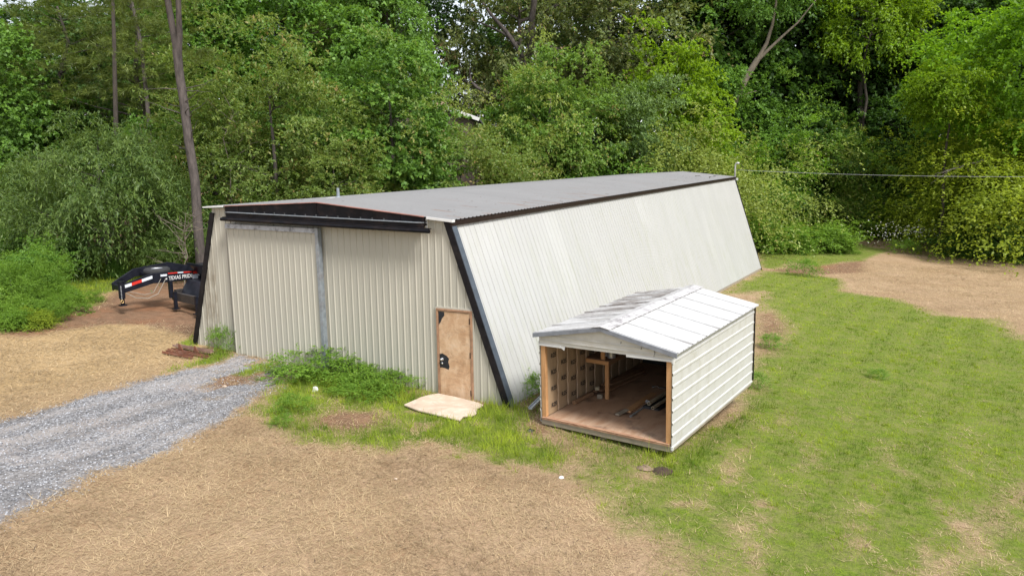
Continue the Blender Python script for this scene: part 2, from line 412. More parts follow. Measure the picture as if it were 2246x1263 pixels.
def masks(x, y):
    sh = x.shape; X = x.ravel(); Y = y.ravel()
    wob = (fbm(X*.9, Y*.9, 31, 4)-.5)*1.3; wob2 = (fbm(X*3.1, Y*3.1, 41, 3)-.5)*.5
    def sm(d, w_): return np.clip(d/w_*.5+.5, 0, 1)
    g = np.zeros(X.shape)
    near = sdist(X, Y, POLY['g_near']); g = np.maximum(g, sm(near+wob*.75+wob2*1.8, .5)*(1-.6*np.clip((fbm(X*2.6, Y*2.6, 141, 4)-.55)*5, 0, 1)*(Y < -.9)))
    right = sdist(X, Y, POLY['g_right']); g = np.maximum(g, sm(right+wob*.9+wob2, .8))
    for k, w_ in (('g_far', .6), ('g_left', .5)): g = np.maximum(g, sm(sdist(X, Y, POLY[k])+wob*.8+wob2, w_))
    for k in ('g_strip1', 'g_strip2', 'g_strip3'): g = np.maximum(g, sm(sdist(X, Y, POLY[k])+wob2*.4, .18))
    # thin straw patches showing through the mown lawn, in soft streaks along the mowing
    a = .35; u = X*math.cos(a)+Y*math.sin(a); v = -X*math.sin(a)+Y*math.cos(a)
    patch = fbm(u*1.3, v*.5, 77, 5); patch2 = fbm(X*3.1, Y*3.1, 88, 4)
    lawn = sm(right, 1.0)
    thin = np.clip((fbm(u*2.2, v*.35, 78, 4)-.47)*4, 0, 1)*.42+np.clip((patch2-.46)*2.8, 0, 1)*.45
    band = .5+.5*np.sin(2*np.pi*(X-.12*Y+.5*fbm(X*.2, Y*.1, 6, 2))/1.25); thin = np.clip(thin*(.55+.8*band), 0, 1)
    fade = np.clip((9-Y)/12, .25, 1)
    g = g*(1-lawn*thin*fade*.85)
    d = np.zeros(X.shape)
    for k, w_, q in (('dirt_left', .8, 1.), ('dirt_drive', .5, .75), ('dirt_near', .5, .8), ('dirt_shed', .9, .8), ('dirt_under', .5, .7), ('dirt_far', .8, .7), ('track', .25, .25)):
        d = np.maximum(d, q*sm(sdist(X, Y, POLY[k])+wob*.5+wob2*.5, w_))
    for k, q in (('dirt_near', .85), ('dirt_shed', .7), ('dirt_under', .7), ('track', .8)):
        g = g*(1-q*sm(sdist(X, Y, POLY[k])+wob*.3+wob2, .5))
    fl = (Y > 62) | (X < -27); d = np.where(fl, np.maximum(d, .7), d)
    d = np.maximum(d, np.clip((fbm(X*.8, Y*1.1, 121, 4)-.55)*2.2, 0, .34)*(X > -9))
    r = sm(sdist(X, Y, POLY['drive'])+wob*.30+wob2*.8-.08, .45)
    r = r*(1-.8*sm(sdist(X, Y, POLY['dirt_drive'])+wob, .8)*(fbm(X*1.7, Y*1.7, 3, 3) > .45))
    g = g*(1-.93*r*(1-np.maximum(sm(sdist(X, Y, POLY['g_strip2'])+wob2*.4, .18), sm(sdist(X, Y, POLY['g_strip1'])+wob2*.4, .18))))
    return g.reshape(sh), d.reshape(sh), r.reshape(sh)
def spaced(bps):
    out_ = []
    for a, b_, s_ in bps: out_ += list(np.arange(a, b_-1e-6, s_))
    out_.append(bps[-1][1]); return np.array(out_)
xs = spaced([(-420, -60, 40), (-60, -26, 1.2), (-26, -17, .3), (-17, 13, .15), (13, 24, .4), (24, 60, 1.5), (60, 420, 40)])
ys = spaced([(-420, -40, 40), (-40, -14, 1.2), (-14, 8, .15), (8, 20, .25), (20, 52, .4), (52, 100, 2), (100, 500, 40)])
GX, GY = np.meshgrid(xs, ys); GZ = tz(GX, GY)+(fbm(GX*5, GY*5, 55, 2)-.5)*.03*((GX > -20) & (GX < 15) & (GY < 20))
gm, dm_, rm = masks(GX, GY)
GV = np.stack([GX.ravel(), GY.ravel(), GZ.ravel()], 1)
nx, ny = len(xs), len(ys)
idx = np.arange(nx*ny).reshape(ny, nx)
q = np.stack([idx[:-1, :-1], idx[:-1, 1:], idx[1:, 1:], idx[1:, :-1]], -1).reshape(-1, 4)
gme = bpy.data.meshes.new('ground'); gme.vertices.add(nx*ny); gme.vertices.foreach_set('co', GV.astype(np.float32).ravel())
gme.loops.add(q.size); gme.loops.foreach_set('vertex_index', q.astype(np.int32).ravel())
gme.polygons.add(len(q)); gme.polygons.foreach_set('loop_start', np.arange(0, q.size, 4, dtype=np.int32)); gme.polygons.foreach_set('loop_total', np.full(len(q), 4, dtype=np.int32))
for nm, a in (('grass', gm), ('dirt', dm_), ('gravel', rm)):
    at_ = gme.attributes.new(nm, 'FLOAT', 'POINT'); at_.data.foreach_set('value', a.ravel().astype(np.float32))
gme.update(); gme.polygons.foreach_set('use_smooth', [True]*len(gme.polygons))
def ground_mat():
    m, t, b = _new('ground_cover'); co = worldco(t)
    fine = noise(t, co, 26, 6, .75); mid = noise(t, co, 3.2, 5, .65); big = noise(t, co, .45, 4, .6)
    strw = noise(t, scaled(t, co, (9, 45, 9), (0, 0, .5)), 1.0, 5, .7, 1.4)
    strw2 = noise(t, scaled(t, co, (45, 9, 9), (0, 0, .3)), 1.0, 5, .7, 1.4)
    mxs = mathn(t, 'MAXIMUM', strw, strw2)
    straw = mixc(t, rng(t, mxs, .46, .68), (.19, .12, .068), (.49, .36, .21))
    straw = mixc(t, rng(t, mid, .42, .70, 0, .40), straw, (.32, .19, .105))
    straw = mixc(t, rng(t, big, .35, .65, 0, .35), straw, (.48, .35, .24))
    straw = mixc(t, rng(t, fine, .56, .75, 0, .6), straw, (.11, .065, .04))
    straw = mixc(t, rng(t, sepxyz(t, co)[0], -7.5, -9.5, 0, .5), straw, (.47, .33, .15))
    grass = mixc(t, rng(t, fine, .3, .7), (.050, .095, .008), (.200, .260, .030))
    grass = mixc(t, rng(t, mid, .38, .66, 0, .6), grass, (.23, .20, .085))
    grass = mixc(t, rng(t, noise(t, co, 9, 4, .7), .5, .68, 0, .55), grass, (.06, .07, .025))
    dirt = mixc(t, rng(t, mid, .3, .7), (.12, .070, .042), (.25, .145, .085))
    dirt = mixc(t, rng(t, fine, .5, .72, 0, .7), dirt, (.34, .25, .18))
    dirt = mixc(t, rng(t, big, .5, .7, 0, .45), dirt, (.30, .115, .045))
    vor = t.nodes.new('ShaderNodeTexVoronoi'); vor.inputs['Scale'].default_value = 30; t.links.new(co, vor.inputs['Vector'])
    grav = mixc(t, sepxyz(t, vor.outputs['Color'])[0], (.095, .093, .096), (.36, .355, .36))
    grav = mixc(t, rng(t, noise(t, scaled(t, co, (1.2, .22, 1), (0, 0, -.2)), 1.0, 5, .6), .44, .60, 0, .5), grav, (.095, .09, .088))
    grav = mixc(t, rng(t, noise(t, scaled(t, co, (1.3, .2, 1), (0, 0, -.2)), 1.3, 5, .65), .48, .64, 0, .5), grav, (.40, .36, .33))
    grav = mixc(t, rng(t, noise(t, co, .9, 5, .6), .52, .66, 0, .55), grav, (.34, .295, .27))
    grav = mixc(t, rng(t, fine, .55, .72, 0, .35), grav, (.09, .08, .08))
    fm = mathn(t, 'ADD', mathn(t, 'MULTIPLY', fine, .6), mathn(t, 'MULTIPLY', noise(t, co, 8, 4, .7), .4))
    def edge(nm, lo=.34, hi=.62, k=.9):
        return rng(t, mathn(t, 'ADD', attr(t, nm), mathn(t, 'MULTIPLY', mathn(t, 'SUBTRACT', fm, .5), k)), lo, hi)
    c = mixc(t, edge('dirt'), straw, dirt); c = mixc(t, edge('gravel'), c, grav); c = mixc(t, edge('grass', .25, .8, 1.6), c, grass)
    t.links.new(c, b.inputs['Base Color']); b.inputs['Roughness'].default_value = .95; b.inputs['Specular IOR Level'].default_value = .15
    h = mathn(t, 'ADD', mathn(t, 'MULTIPLY', mxs, 1.0), mathn(t, 'MULTIPLY', fine, .8)); bump(t, b, h, .8, .03)
    return m
ground = link_mesh('ground', gme, ground_mat()); tag(ground, kind='structure')

# grass blades and straw -------------------------------------------------------
R_ = np.random.default_rng(11)
def unit(a): return a/np.maximum(np.linalg.norm(a, axis=-1, keepdims=True), 1e-9)
SLAB = P2([(886, 893), (923, 876), (961, 868), (1002, 877), (1060, 894), (1035, 916), (1009, 926), (981, 920), (918, 906)])
def in_buildings(x, y):
    a = (x > -10.2) & (x < .02) & (y > 0) & (y < 35.9)
    return a | (sdist(x, y, SLAB) > -.02)
def blades(P, hgt, wid, lean, tone, name, m, label):
    n = len(P); a = R_.uniform(0, 2*np.pi, n); dirv = np.stack([np.cos(a), np.sin(a), np.zeros(n)], 1)
    b2 = R_.uniform(0, 2*np.pi, n); sdv = np.stack([np.cos(b2), np.sin(b2), np.zeros(n)], 1)
    tip = P+dirv*(hgt*lean)[:, None]+np.array([0, 0, 1])*(hgt*np.sqrt(np.maximum(.03, 1-lean**2)))[:, None]
    V = np.stack([P-sdv*(wid/2)[:, None], P+sdv*(wid/2)[:, None], tip], 1).reshape(-1, 3)
    me = fast_mesh(name, V, 3, tone); o = link_mesh(name, me, m); return o
def sample(n, x0, x1, y0, y1, pw=None):
    x = R_.uniform(x0, x1, n); y = R_.uniform(y0, y1, n); return x, y
def view_keep(x, y, margin=60):
    d = np.stack([x, y, tz(x, y)], 1)-CP; z = d@BF
    px = 1123+FPX*(d@BR)/z; py = 631.5-FPX*(d@BU)/z
    return (z > 1) & (px > -margin) & (px < 2246+margin) & (py < 1263+margin*2) & (py > 0), z
x, y = sample(2600000, -28, 20, -14, 46)
k, zd = view_keep(x, y); k &= ~in_buildings(x, y); x, y, zd = x[k], y[k], zd[k]
keep = R_.random(len(x)) < np.clip((15/zd)**1.9, .02, 1)
x, y, zd = x[keep], y[keep], zd[keep]
g_, d_, r_ = masks(x, y)
kg = (g_ > .22+.6*R_.random(len(x))) & (g_ > .2)
gx, gy, gz_ = x[kg], y[kg], zd[kg]
if len(gx) > 400000:
    sel = R_.choice(len(gx), 400000, replace=False); gx, gy, gz_ = gx[sel], gy[sel], gz_[sel]
cand = np.where(R_.random(len(gx)) < .004)[0]; tc = cand[:700]
tu = np.repeat(tc, 26); tux = gx[tu]+R_.normal(0, .035, len(tu)); tuy = gy[tu]+R_.normal(0, .035, len(tu)); n0 = len(gx)
gz_ = np.concatenate([gz_, gz_[tu]]); gx = np.concatenate([gx, tux]); gy = np.concatenate([gy, tuy])
near_s = sdist(gx, gy, POLY['g_near']); strip = np.maximum.reduce([sdist(gx, gy, POLY[k_]) for k_ in ('g_strip1', 'g_strip2', 'g_strip3', 'g_left')])
tall = np.where(near_s > -.1, .13, .052); tall = np.where(strip > -.1, .12, tall); tall = np.where((near_s > 0) & (gy > -1.1), .22, tall)
tall = tall*(.5+1.0*fbm(gx*1.3, gy*1.3, 61, 3))
tall[n0:] = np.maximum(tall[n0:], .06)*1.35
shed_edge = np.exp(-((np.hypot(np.clip(gx-2.6, -1.4, 1.4)-(gx-2.6), gy+1.4)))**2/.35)*.10
side_edge = np.exp(-np.abs(gx-4.2-(gy+1.1)*.147)**2/.05)*((gy > -1.3) & (gy < 3.8))*.07
tall = tall+shed_edge+side_edge
hg = tall*R_.uniform(.5, 1.5, len(gx))*np.where(R_.random(len(gx)) < .05, 2.1, 1); wd = (.0065+.0009*np.clip(gz_-10, 0, 40))*R_.uniform(.6, 1.4, len(gx))
tone = np.clip(1.3*(fbm(gx*1.1, gy*1.1, 71, 3)-.5)+1.0*(fbm(gx*6, gy*6, 72, 2)-.5)+.35*(np.arange(len(gx)) >= n0)+.27+.42*R_.random(len(gx))+.26*np.sin(2*np.pi*(gx-.12*gy+.5*fbm(gx*.2, gy*.1, 6, 2))/1.25)*(gx > 2)+np.where(near_s > 0, .12, 0), 0, 1)
blades(np.stack([gx, gy, tz(gx, gy)-.01], 1), hg, wd, np.clip(R_.uniform(.1, .95, len(gx)), 0, 1), tone, 'grass', L['grass'], '')
tag(bpy.data.objects['grass'], 'short green grass of the mown lawn and the strips by the metal building', 'grass', kind='stuff')
ks = (R_.random(len(x)) > g_**.6) & (g_ < .9) & (r_ < .35+.3*R_.random(len(x))) & (d_ < .35+.65*R_.random(len(x)))
sx, sy, sz = x[ks], y[ks], zd[ks]
if len(sx) > 450000:
    sel = R_.choice(len(sx), 450000, replace=False); sx, sy, sz = sx[sel], sy[sel], sz[sel]
n = len(sx); swirl = fbm(sx*.35, sy*.35, 91, 2)*4+R_.normal(0, 1.15, n)
dirv = np.stack([np.cos(swirl), np.sin(swirl), R_.normal(.08, .16, n)], 1); ln = (.05+.17*R_.random(n)**1.5)*(.8+.5*fbm(sx*.8, sy*.8, 15, 2))
Pb = np.stack([sx, sy, tz(sx, sy)+R_.uniform(.0, .03, n)], 1)
sdv = np.stack([-np.sin(swirl), np.cos(swirl), np.zeros(n)], 1); wd = (.0065+.0006*np.clip(sz-10, 0, 40))*R_.uniform(.6, 1.3, n)
V = np.stack([Pb-sdv*wd[:, None]/2, Pb+sdv*wd[:, None]/2, Pb+dirv*ln[:, None]], 1).reshape(-1, 3)
st_t = np.clip(.8*(fbm(sx*.7, sy*.7, 19, 4)-.5)+.15+.75*R_.random(n), 0, 1)
tag(link_mesh('straw', fast_mesh('straw', V, 3, st_t), L['straw']), 'loose tan straw strewn over the bare ground', 'straw', kind='stuff')
# dead twigs and crumbs of earth mixed with the straw
cs = R_.choice(len(sx), 1800, replace=False); n2 = len(cs); a2 = R_.uniform(0, 6.28, n2); l2 = R_.uniform(.03, .10, n2); dv = np.stack([np.cos(a2), np.sin(a2), R_.uniform(0, .2, n2)], 1)*l2[:, None]
sv = np.stack([-np.sin(a2), np.cos(a2), np.zeros(n2)], 1)*R_.uniform(.003, .007, n2)[:, None]; pb = np.stack([sx[cs], sy[cs], tz(sx[cs], sy[cs])+.03], 1)
tag(link_mesh('ground_litter', fast_mesh('ground_litter', np.stack([pb-sv, pb+sv, pb+dv+sv*.4, pb+dv-sv*.4], 1).reshape(-1, 3), 4), simple('dead_twig_brown', (.085, .055, .035), .9)), 'dark dead twigs and crumbs lying among the straw', 'litter', kind='stuff')
# gravel stones
kr = (r_ > .10+.45*R_.random(len(x))) & (zd < 28)
rx_, ry_, = x[kr], y[kr]
if len(rx_) > 9000:
    sel = R_.choice(len(rx_), 9000, replace=False); rx_, ry_ = rx_[sel], ry_[sel]
n = len(rx_); oc = np.array([[1, 0, 0], [0, 1, 0], [-1, 0, 0], [0, -1, 0], [0, 0, .8]], float)
sz_ = R_.uniform(.008, .02, n); an = R_.uniform(0, 6.28, n)
rot = np.stack([np.stack([np.cos(an), -np.sin(an)], 1), np.stack([np.sin(an), np.cos(an)], 1)], 1)
ov = np.broadcast_to(oc, (n, 5, 3)).copy()*R_.uniform(.6, 1.3, (n, 5, 1)); ov[:, :, :2] = np.einsum('nij,nkj->nki', rot, ov[:, :, :2])
ov = ov*sz_[:, None, None]+np.stack([rx_, ry_, tz(rx_, ry_)+.004], 1)[:, None, :]
tri = ov[:, [[0, 1, 4], [1, 2, 4], [2, 3, 4], [3, 0, 4]], :].reshape(-1, 3)
def stone_mat():
    m, t, b = _new('crushed_stone'); tn = attr(t, 'tone')
    t.links.new(mixc(t, tn, (.07, .072, .08), (.42, .43, .46)), b.inputs['Base Color']); b.inputs['Roughness'].default_value = .85; return m
M_STONE = stone_mat()
tag(link_mesh('gravel_stones', fast_mesh('gravel_stones', tri, 3, np.repeat(R_.random(n), 4)), M_STONE), 'grey crushed stone lying on the gravel driveway', 'gravel', kind='stuff')

# ------------------------------------------------------------------ metal building
BW, BL, BH, BI, RR, D0, ZD, PX_, BIL, ZA, ZF, ZC, DW, RX, IF, ZE = VV[7:23]
barn = empty('metal_building', (-BW/2, 0, 0), 'long cream metal building with slanted side walls, low grey roof and black trim', 'building')
barn_inv = Vector((BW/2, 0, 0))
def bobj(mb, name, m, **kw):
    o = mb.obj(name, m, barn, **kw); o.location = barn_inv; return o
def zbot(x, y): return (ZA*(-x/BW))*(1-0*y)+ZF*y/BL-.03
def eaveR(y): return (-BI-(IF-BI)*y/BL, BH+ZE*y/BL)
def eaveL(y): return (-BW+BIL, BH+ZC+ZE*y/BL)
def ridge(y): return (RX, BH+RR+ZE*y/BL)
def roof_z(x, y):
    e, r, l_ = eaveR(y), ridge(y), eaveL(y)
    if x > r[0]: return r[1]+(e[1]-r[1])*(x-r[0])/(e[0]-r[0])
    return r[1]+(l_[1]-r[1])*(x-r[0])/(l_[0]-r[0])
PITCH = .1907
# profile offsets across one panel of 4 pitches: (s, raise)
def profile(n=4, rib=.020, minor=True):
    p = []
    for k in range(n):
        b = k*PITCH
        p += [(b, 0), (b+.010, rib), (b+.030, rib), (b+.044, 0)]
        if minor: p += [(b+.092, 0), (b+.097, .003), (b+.106, .003), (b+.111, 0), (b+.140, 0), (b+.145, .003), (b+.154, .003), (b+.159, 0)]
    p.append((n*PITCH, 0)); return p
PROF = profile(rib=.020)
def front_top(x):
    if x > eaveR(0)[0]: return eaveR(0)[1]*(-x)/(-eaveR(0)[0])          # along the right slant
    if x < eaveL(0)[0]:
        f = (x+BW)/BIL; return ZA+(eaveL(0)[1]-ZA)*f
    return roof_z(x, 0)-.02
def front_panels(x0, x1, y_face, holes, mat, name, parent_fn, ztop=None, zbt=None, out=-1):
    x = x0
    while x < x1-.01:
        mb = MB(); n = 0
        pr = [(x+s_, r) for s_, r in PROF if x+s_ <= x1+1e-6]
        if pr[-1][0] < x1-1e-4 and x+4*PITCH > x1: pr.append((x1, 0))
        for (a, ra), (b_, rb) in zip(pr[:-1], pr[1:]):
            if b_-a < 1e-5: continue
            ta, tb_ = (ztop or front_top)(a), (ztop or front_top)(b_)
            ba, bb = (zbt or (lambda q_: zbot(q_, 0)))(a), (zbt or (lambda q_: zbot(q_, 0)))(b_)
            segs = [(ba, bb, ta, tb_)]
            for hx0, hx1, hz in holes:
                if a > hx0-.001 and b_ < hx1+.047: segs = [(hz, hz, ta, tb_)] if min(ta, tb_) > hz else []
            for s0, s1, t0, t1 in segs:
                if t0 < s0+.01 and t1 < s1+.01: continue
                t0 = max(t0, s0); t1 = max(t1, s1)
                mb.poly([(a, y_face+out*ra, s0), (b_, y_face+out*rb, s1), (b_, y_face+out*rb, t1), (a, y_face+out*ra, t0)]); n += 1
        if n: parent_fn(mb, name, mat)
        x += 4*PITCH
DH = 2.05
front_panels(-BW+.02, -.02, 0, [(D0-.06, D0+DW+.06, ZD+DH+.05)], M_FRONT, 'wall_panel', bobj)
# side walls
SPI = .245
def sprofile():
    p = []
    for k in range(4):
        b = k*SPI; dp = -.016 if k == 0 else -.008; p += [(b, 0), (b+.003, dp), (b+.009 if k else b+.010, dp), (b+.012, 0), (b+.018, .011), (b+.036, .011), (b+.052, 0)]
    p.append((4*SPI, 0)); return p
def side_panels(Bf, Tf, outn, mat):
    y = 0.
    while y < BL-.02:
        mb = MB(); pr = [(y+s_, r) for s_, r in sprofile() if y+s_ <= BL]
        if pr[-1][0] < BL and y+4*SPI > BL: pr.append((BL, 0))
        for (a, ra), (b_, rb) in zip(pr[:-1], pr[1:]):
            if b_-a < 1e-5: continue
            na, nb = Vector(outn)*ra, Vector(outn)*rb
            mb.poly([Vector(Bf(a))+na, Vector(Bf(b_))+nb, Vector(Tf(b_))+nb, Vector(Tf(a))+na])
        bobj(mb, 'wall_panel', mat); y += 4*SPI
side_panels(lambda y_: (0.0, y_, zbot(0, y_)+.16*min(1, y_/8)), lambda y_: (eaveR(y_)[0], y_, eaveR(y_)[1]-.03), (.943, 0, .333), M_SIDE)
side_panels(lambda y_: (-BW, y_, zbot(-BW, y_)), lambda y_: (eaveL(y_)[0], y_, eaveL(y_)[1]-.03), (-.96, 0, .27), M_SIDE)
mb = MB(); mb.poly([(0, BL, ZF), (eaveR(BL)[0], BL, eaveR(BL)[1]), (RX, BL, ridge(BL)[1]), (eaveL(BL)[0], BL, eaveL(BL)[1]), (-BW, BL, ZF+ZA)]); bobj(mb, 'rear_wall', M_SIDE)
# base board along the right wall
mb = MB(); mb.hexa([(-.06, .1, -.12), (.012, .1, -.12), (.012, BL, ZF-.15), (-.06, BL, ZF-.15), (-.09, .1, .03), (-.012, .1, .03), (-.012, BL, ZF+.15), (-.09, BL, ZF+.15)]); bobj(mb, 'base_board', M_GREYWOOD)
# roof sheets
OV = .12
def roof_slope(right):
    y = -OV
    prof = profile(minor=True, rib=.019)
    while y < BL+OV-.02:
        mb = MB(); pr = [(y+s_, r) for s_, r in prof if y+s_ <= BL+OV]
        if len(pr) < 2: break
        for (a, ra), (b_, rb) in zip(pr[:-1], pr[1:]):
            if b_-a < 1e-5: continue
            def pt(yy, r, lo):
                e = eaveR(yy) if right else eaveL(yy); rd = ridge(yy)
                if lo:
                    f = 1+.10/abs(e[0]-rd[0]); return (rd[0]+(e[0]-rd[0])*f, yy, rd[1]+(e[1]-rd[1])*f+.03+r)
                return (rd[0], yy, rd[1]+.03+r)
            mb.poly([pt(a, ra, True), pt(b_, rb, True), pt(b_, rb, False), pt(a, ra, False)])
        bobj(mb, 'roof_panel', M_ROOF); y += 4*PITCH
roof_slope(True); roof_slope(False)
# brown eave trim with the rib ends showing above it
mb = MB(); e0, e1 = eaveR(-OV), eaveR(BL+OV)
mb.hexa([(e0[0]+.05, -OV+.02, e0[1]-.11), (e0[0]+.10, -OV+.02, e0[1]-.11), (e1[0]+.10, BL+.1, e1[1]-.12), (e1[0]+.05, BL+.1, e1[1]-.12),
         (e0[0]+.03, -OV+.02, e0[1]+.012), (e0[0]+.115, -OV+.02, e0[1]+.002), (e1[0]+.115, BL+.1, e1[1]+.002), (e1[0]+.03, BL+.1, e1[1]+.012)])
bobj(mb, 'eave_trim', M_BROWN)
mb = MB(); y = -OV+.012
while y < BL+OV:
    ex, ez = eaveR(y); mb.beam((ex+.09, y+.011, ez+.02), (ex+.128, y+.011, ez+.018), .026, .030); y += PITCH
o = bobj(mb, 'rib_end', M_BROWN); o['kind'] = 'stuff'
# corner trim
def corner(bx, by, bz, ex, ey, ez, sgn, fw, sw_, matf, mats, yo=-1):
    b_ = Vector((bx, by, bz)); e = Vector((ex, ey, ez)); mb = MB()
    fwv = Vector((-sgn*fw, 0, 0)); yv = Vector((0, yo*.035, 0)); o_ = Vector((sgn*.03, 0, .0))
    mb.hexa([b_+o_, b_+o_+yv, b_+fwv+yv, b_+fwv, e+o_, e+o_+yv, e+fwv+yv, e+fwv]); bobj(mb, 'corner_trim', matf)
    mb = MB(); sv = Vector((0, -yo*sw_, 0)); o2 = Vector((sgn*.045, 0, .012)); y2 = Vector((0, yo*.038, 0)); i2 = Vector((sgn*.0, 0, 0))
    mb.hexa([b_+i2+y2*.9, b_+o2+y2*.9, b_+o2+sv, b_+i2+sv, e+i2+y2*.9, e+o2+y2*.9, e+o2+sv, e+i2+sv]); bobj(mb, 'corner_trim', mats)
er, el = eaveR(0), eaveL(0)
corner(0, -.025, -.06, er[0], -.025, er[1]-.02, 1, .15, .16, M_BLACK, M_LITTRIM)
corner(-BW, -.025, ZA-.05, el[0], -.025, el[1]-.14, -1, .11, .12, M_BLACK, M_BLACK)
er2 = eaveR(BL); corner(0, BL+.02, ZF, er2[0], BL+.02, er2[1], 1, .12, .14, M_BLACK, M_BLACK, 1)
# white gable flashing at both ends of the front
mb = MB(); e, r = eaveR(0), ridge(0)
xa = -2.05; mb.hexa([(xa, -OV-.03, roof_z(xa, 0)-.015), (e[0]+.14, -OV-.03, roof_z(e[0], 0)-.025), (e[0]+.14, -.03, roof_z(e[0], 0)-.025), (xa, -.03, roof_z(xa, 0)-.015),
              (xa, -OV-.03, roof_z(xa, 0)+.04), (e[0]+.14, -OV-.03, roof_z(e[0], 0)+.028), (e[0]+.14, -.03, roof_z(e[0], 0)+.028), (xa, -.03, roof_z(xa, 0)+.04)])
bobj(mb, 'gable_flashing', M_WHITE)
xb = -8.5; e = eaveL(0)
mb = MB(); mb.hexa([(e[0]-.2, -OV-.03, e[1]-.005), (xb, -OV-.03, roof_z(xb, 0)-.0), (xb, -.03, roof_z(xb, 0)-.0), (e[0]-.2, -.03, e[1]-.005),
              (e[0]-.2, -OV-.03, e[1]+.03), (xb, -OV-.03, roof_z(xb, 0)+.05), (xb, -.03, roof_z(xb, 0)+.05), (e[0]-.2, -.03, e[1]+.03)])
bobj(mb, 'gable_flashing', M_WHITE)
# black header: gable plates, lower channel, round door track
X0, X1 = on_y(495, 470, -.12)[0], on_y(930, 480, -.12)[0]
zlow0, zlow1 = on_y(497, 470, -.12)[1], on_y(930, 495, -.12)[1]
cuts = [X0, on_y(525, 470, -.12)[0], RX, on_y(880, 480, -.12)[0], X1]
for a, b_ in zip(cuts[:-1], cuts[1:]):
    mb = MB(); a2, b2 = a+.006, b_-.006
    zl = lambda x_: zlow0+(zlow1-zlow0)*(x_-X0)/(X1-X0)-.02
    mb.hexa([(a2, -.14, zl(a2)), (b2, -.14, zl(b2)), (b2, -.02, zl(b2)), (a2, -.02, zl(a2)),
             (a2, -.14, roof_z(a2, 0)+.02), (b2, -.14, roof_z(b2, 0)+.02), (b2, -.02, roof_z(b2, 0)+.02), (a2, -.02, roof_z(a2, 0)+.02)])
    bobj(mb, 'header_plate', M_RUSTBLACK, bevel=.004)
mb = MB()                                                            # rusty edge strip under the roof sheets
for a, b_ in ((X0, RX), (RX, X1)):
    mb.hexa([(a, -.16, roof_z(a, 0)+.022), (b_, -.16, roof_z(b_, 0)+.022), (b_, -.02, roof_z(b_, 0)+.022), (a, -.02, roof_z(a, 0)+.022),
             (a, -.16, roof_z(a, 0)+.04), (b_, -.16, roof_z(b_, 0)+.04), (b_, -.02, roof_z(b_, 0)+.04), (a, -.02, roof_z(a, 0)+.04)])
bobj(mb, 'header_edge_strip', simple('red_oxide_edge', (.30, .13, .10), .6, 0, 4, .4))
cx0, cz0 = on_y(495, 472.5, -.26); cx1, cz1 = on_y(925, 497, -.26)
h_ = .145
mb = MB(); mb.hexa([(cx0, -.26, cz0-h_/2), (cx1, -.26, cz1-h_/2), (cx1, -.15, cz1-h_/2), (cx0, -.15, cz0-h_/2), (cx0, -.26, cz0+h_/2), (cx1, -.26, cz1+h_/2), (cx1, -.15, cz1+h_/2), (cx0, -.15, cz0+h_/2)])
bobj(mb, 'header_channel', M_RUSTBLACK, bevel=.004)
mb = MB(); mb.hexa([(cx0, -.275, cz0+h_/2+.003), (cx1, -.275, cz1+h_/2+.003), (cx1, -.145, cz1+h_/2+.003), (cx0, -.145, cz0+h_/2+.003), (cx0, -.275, cz0+h_/2+.016), (cx1, -.275, cz1+h_/2+.016), (cx1, -.145, cz1+h_/2+.016), (cx0, -.145, cz0+h_/2+.016)])
bobj(mb, 'channel_flange', M_STEEL)
n_b = 18
for i in range(n_b):                                                 # small stiffeners behind the channel
    if i in (0, 1, 15, 16, 17): continue
    xx = cx0+(cx1-cx0)*(i+.7)/n_b; zz = cz0+(cz1-cz0)*(i+.7)/n_b
    mb = MB(); mb.box(xx-.012, xx+.012, -.155, -.142, zz+.07, zz+.13); bobj(mb, 'stiffener', M_DULL)
tx0, tz0_ = on_y(483, 481, -.36); tx1, tz1_ = on_y(940, 508, -.36)
mb = MB(); mb.tube([(tx0, -.33, tz0_), (tx1, -.33, tz1_)], .045, 12); bobj(mb, 'door_track', M_RUSTBLACK, smooth=False)
mb = MB(); mb.beam((tx0+.05, -.29, tz0_+.055), (tx1, -.29, tz1_+.055), .10, .02); bobj(mb, 'track_flange', M_BLACK)
mb = MB(); xx, zz = on_y(936, 488, -.03); mb.box(xx-.03, xx+.03, -.05, -.028, zz-.12, zz+.10); bobj(mb, 'notice_plate', M_WHITE)
mb = MB(); mb.box(xx-.018, xx+.018, -.053, -.0505, zz-.07, zz-.02); mb.box(xx-.02, xx+.02, -.053, -.0505, zz+.01, zz+.04); bobj(mb, 'notice_print', M_INK)
# sliding door leaf
lx0, lz0 = on_y(496, 492, -.16); lx1, lz1 = on_y(690, 502.5, -.16)
_, lb0 = on_y(520, 775, -.16); _, lb1 = on_y(690, 812, -.16)
def leaf_top(x_): return lz0+(lz1-lz0)*(x_-lx0)/(lx1-lx0)
def leaf_bot(x_): return lb0+(lb1-lb0)*(x_-lx0)/(lx1-lx0)
front_panels(lx0, lx1, -.14, [], M_FRONT, 'door_sheet', bobj, leaf_top, leaf_bot)
mb = MB(); mb.hexa([(lx0, -.135, leaf_bot(lx0)), (lx1, -.135, leaf_bot(lx1)), (lx1, -.06, leaf_bot(lx1)), (lx0, -.06, leaf_bot(lx0)), (lx0, -.135, leaf_top(lx0)), (lx1, -.135, leaf_top(lx1)), (lx1, -.06, leaf_top(lx1)), (lx0, -.06, leaf_top(lx0))])
bobj(mb, 'door_core', M_BROWN)
mb = MB(); mb.beam((lx0, -.15, leaf_bot(lx0)-.03), (lx1-.1, -.15, leaf_bot(lx1)-.03), .07, .05); bobj(mb, 'door_bottom_rail', M_BROWN)
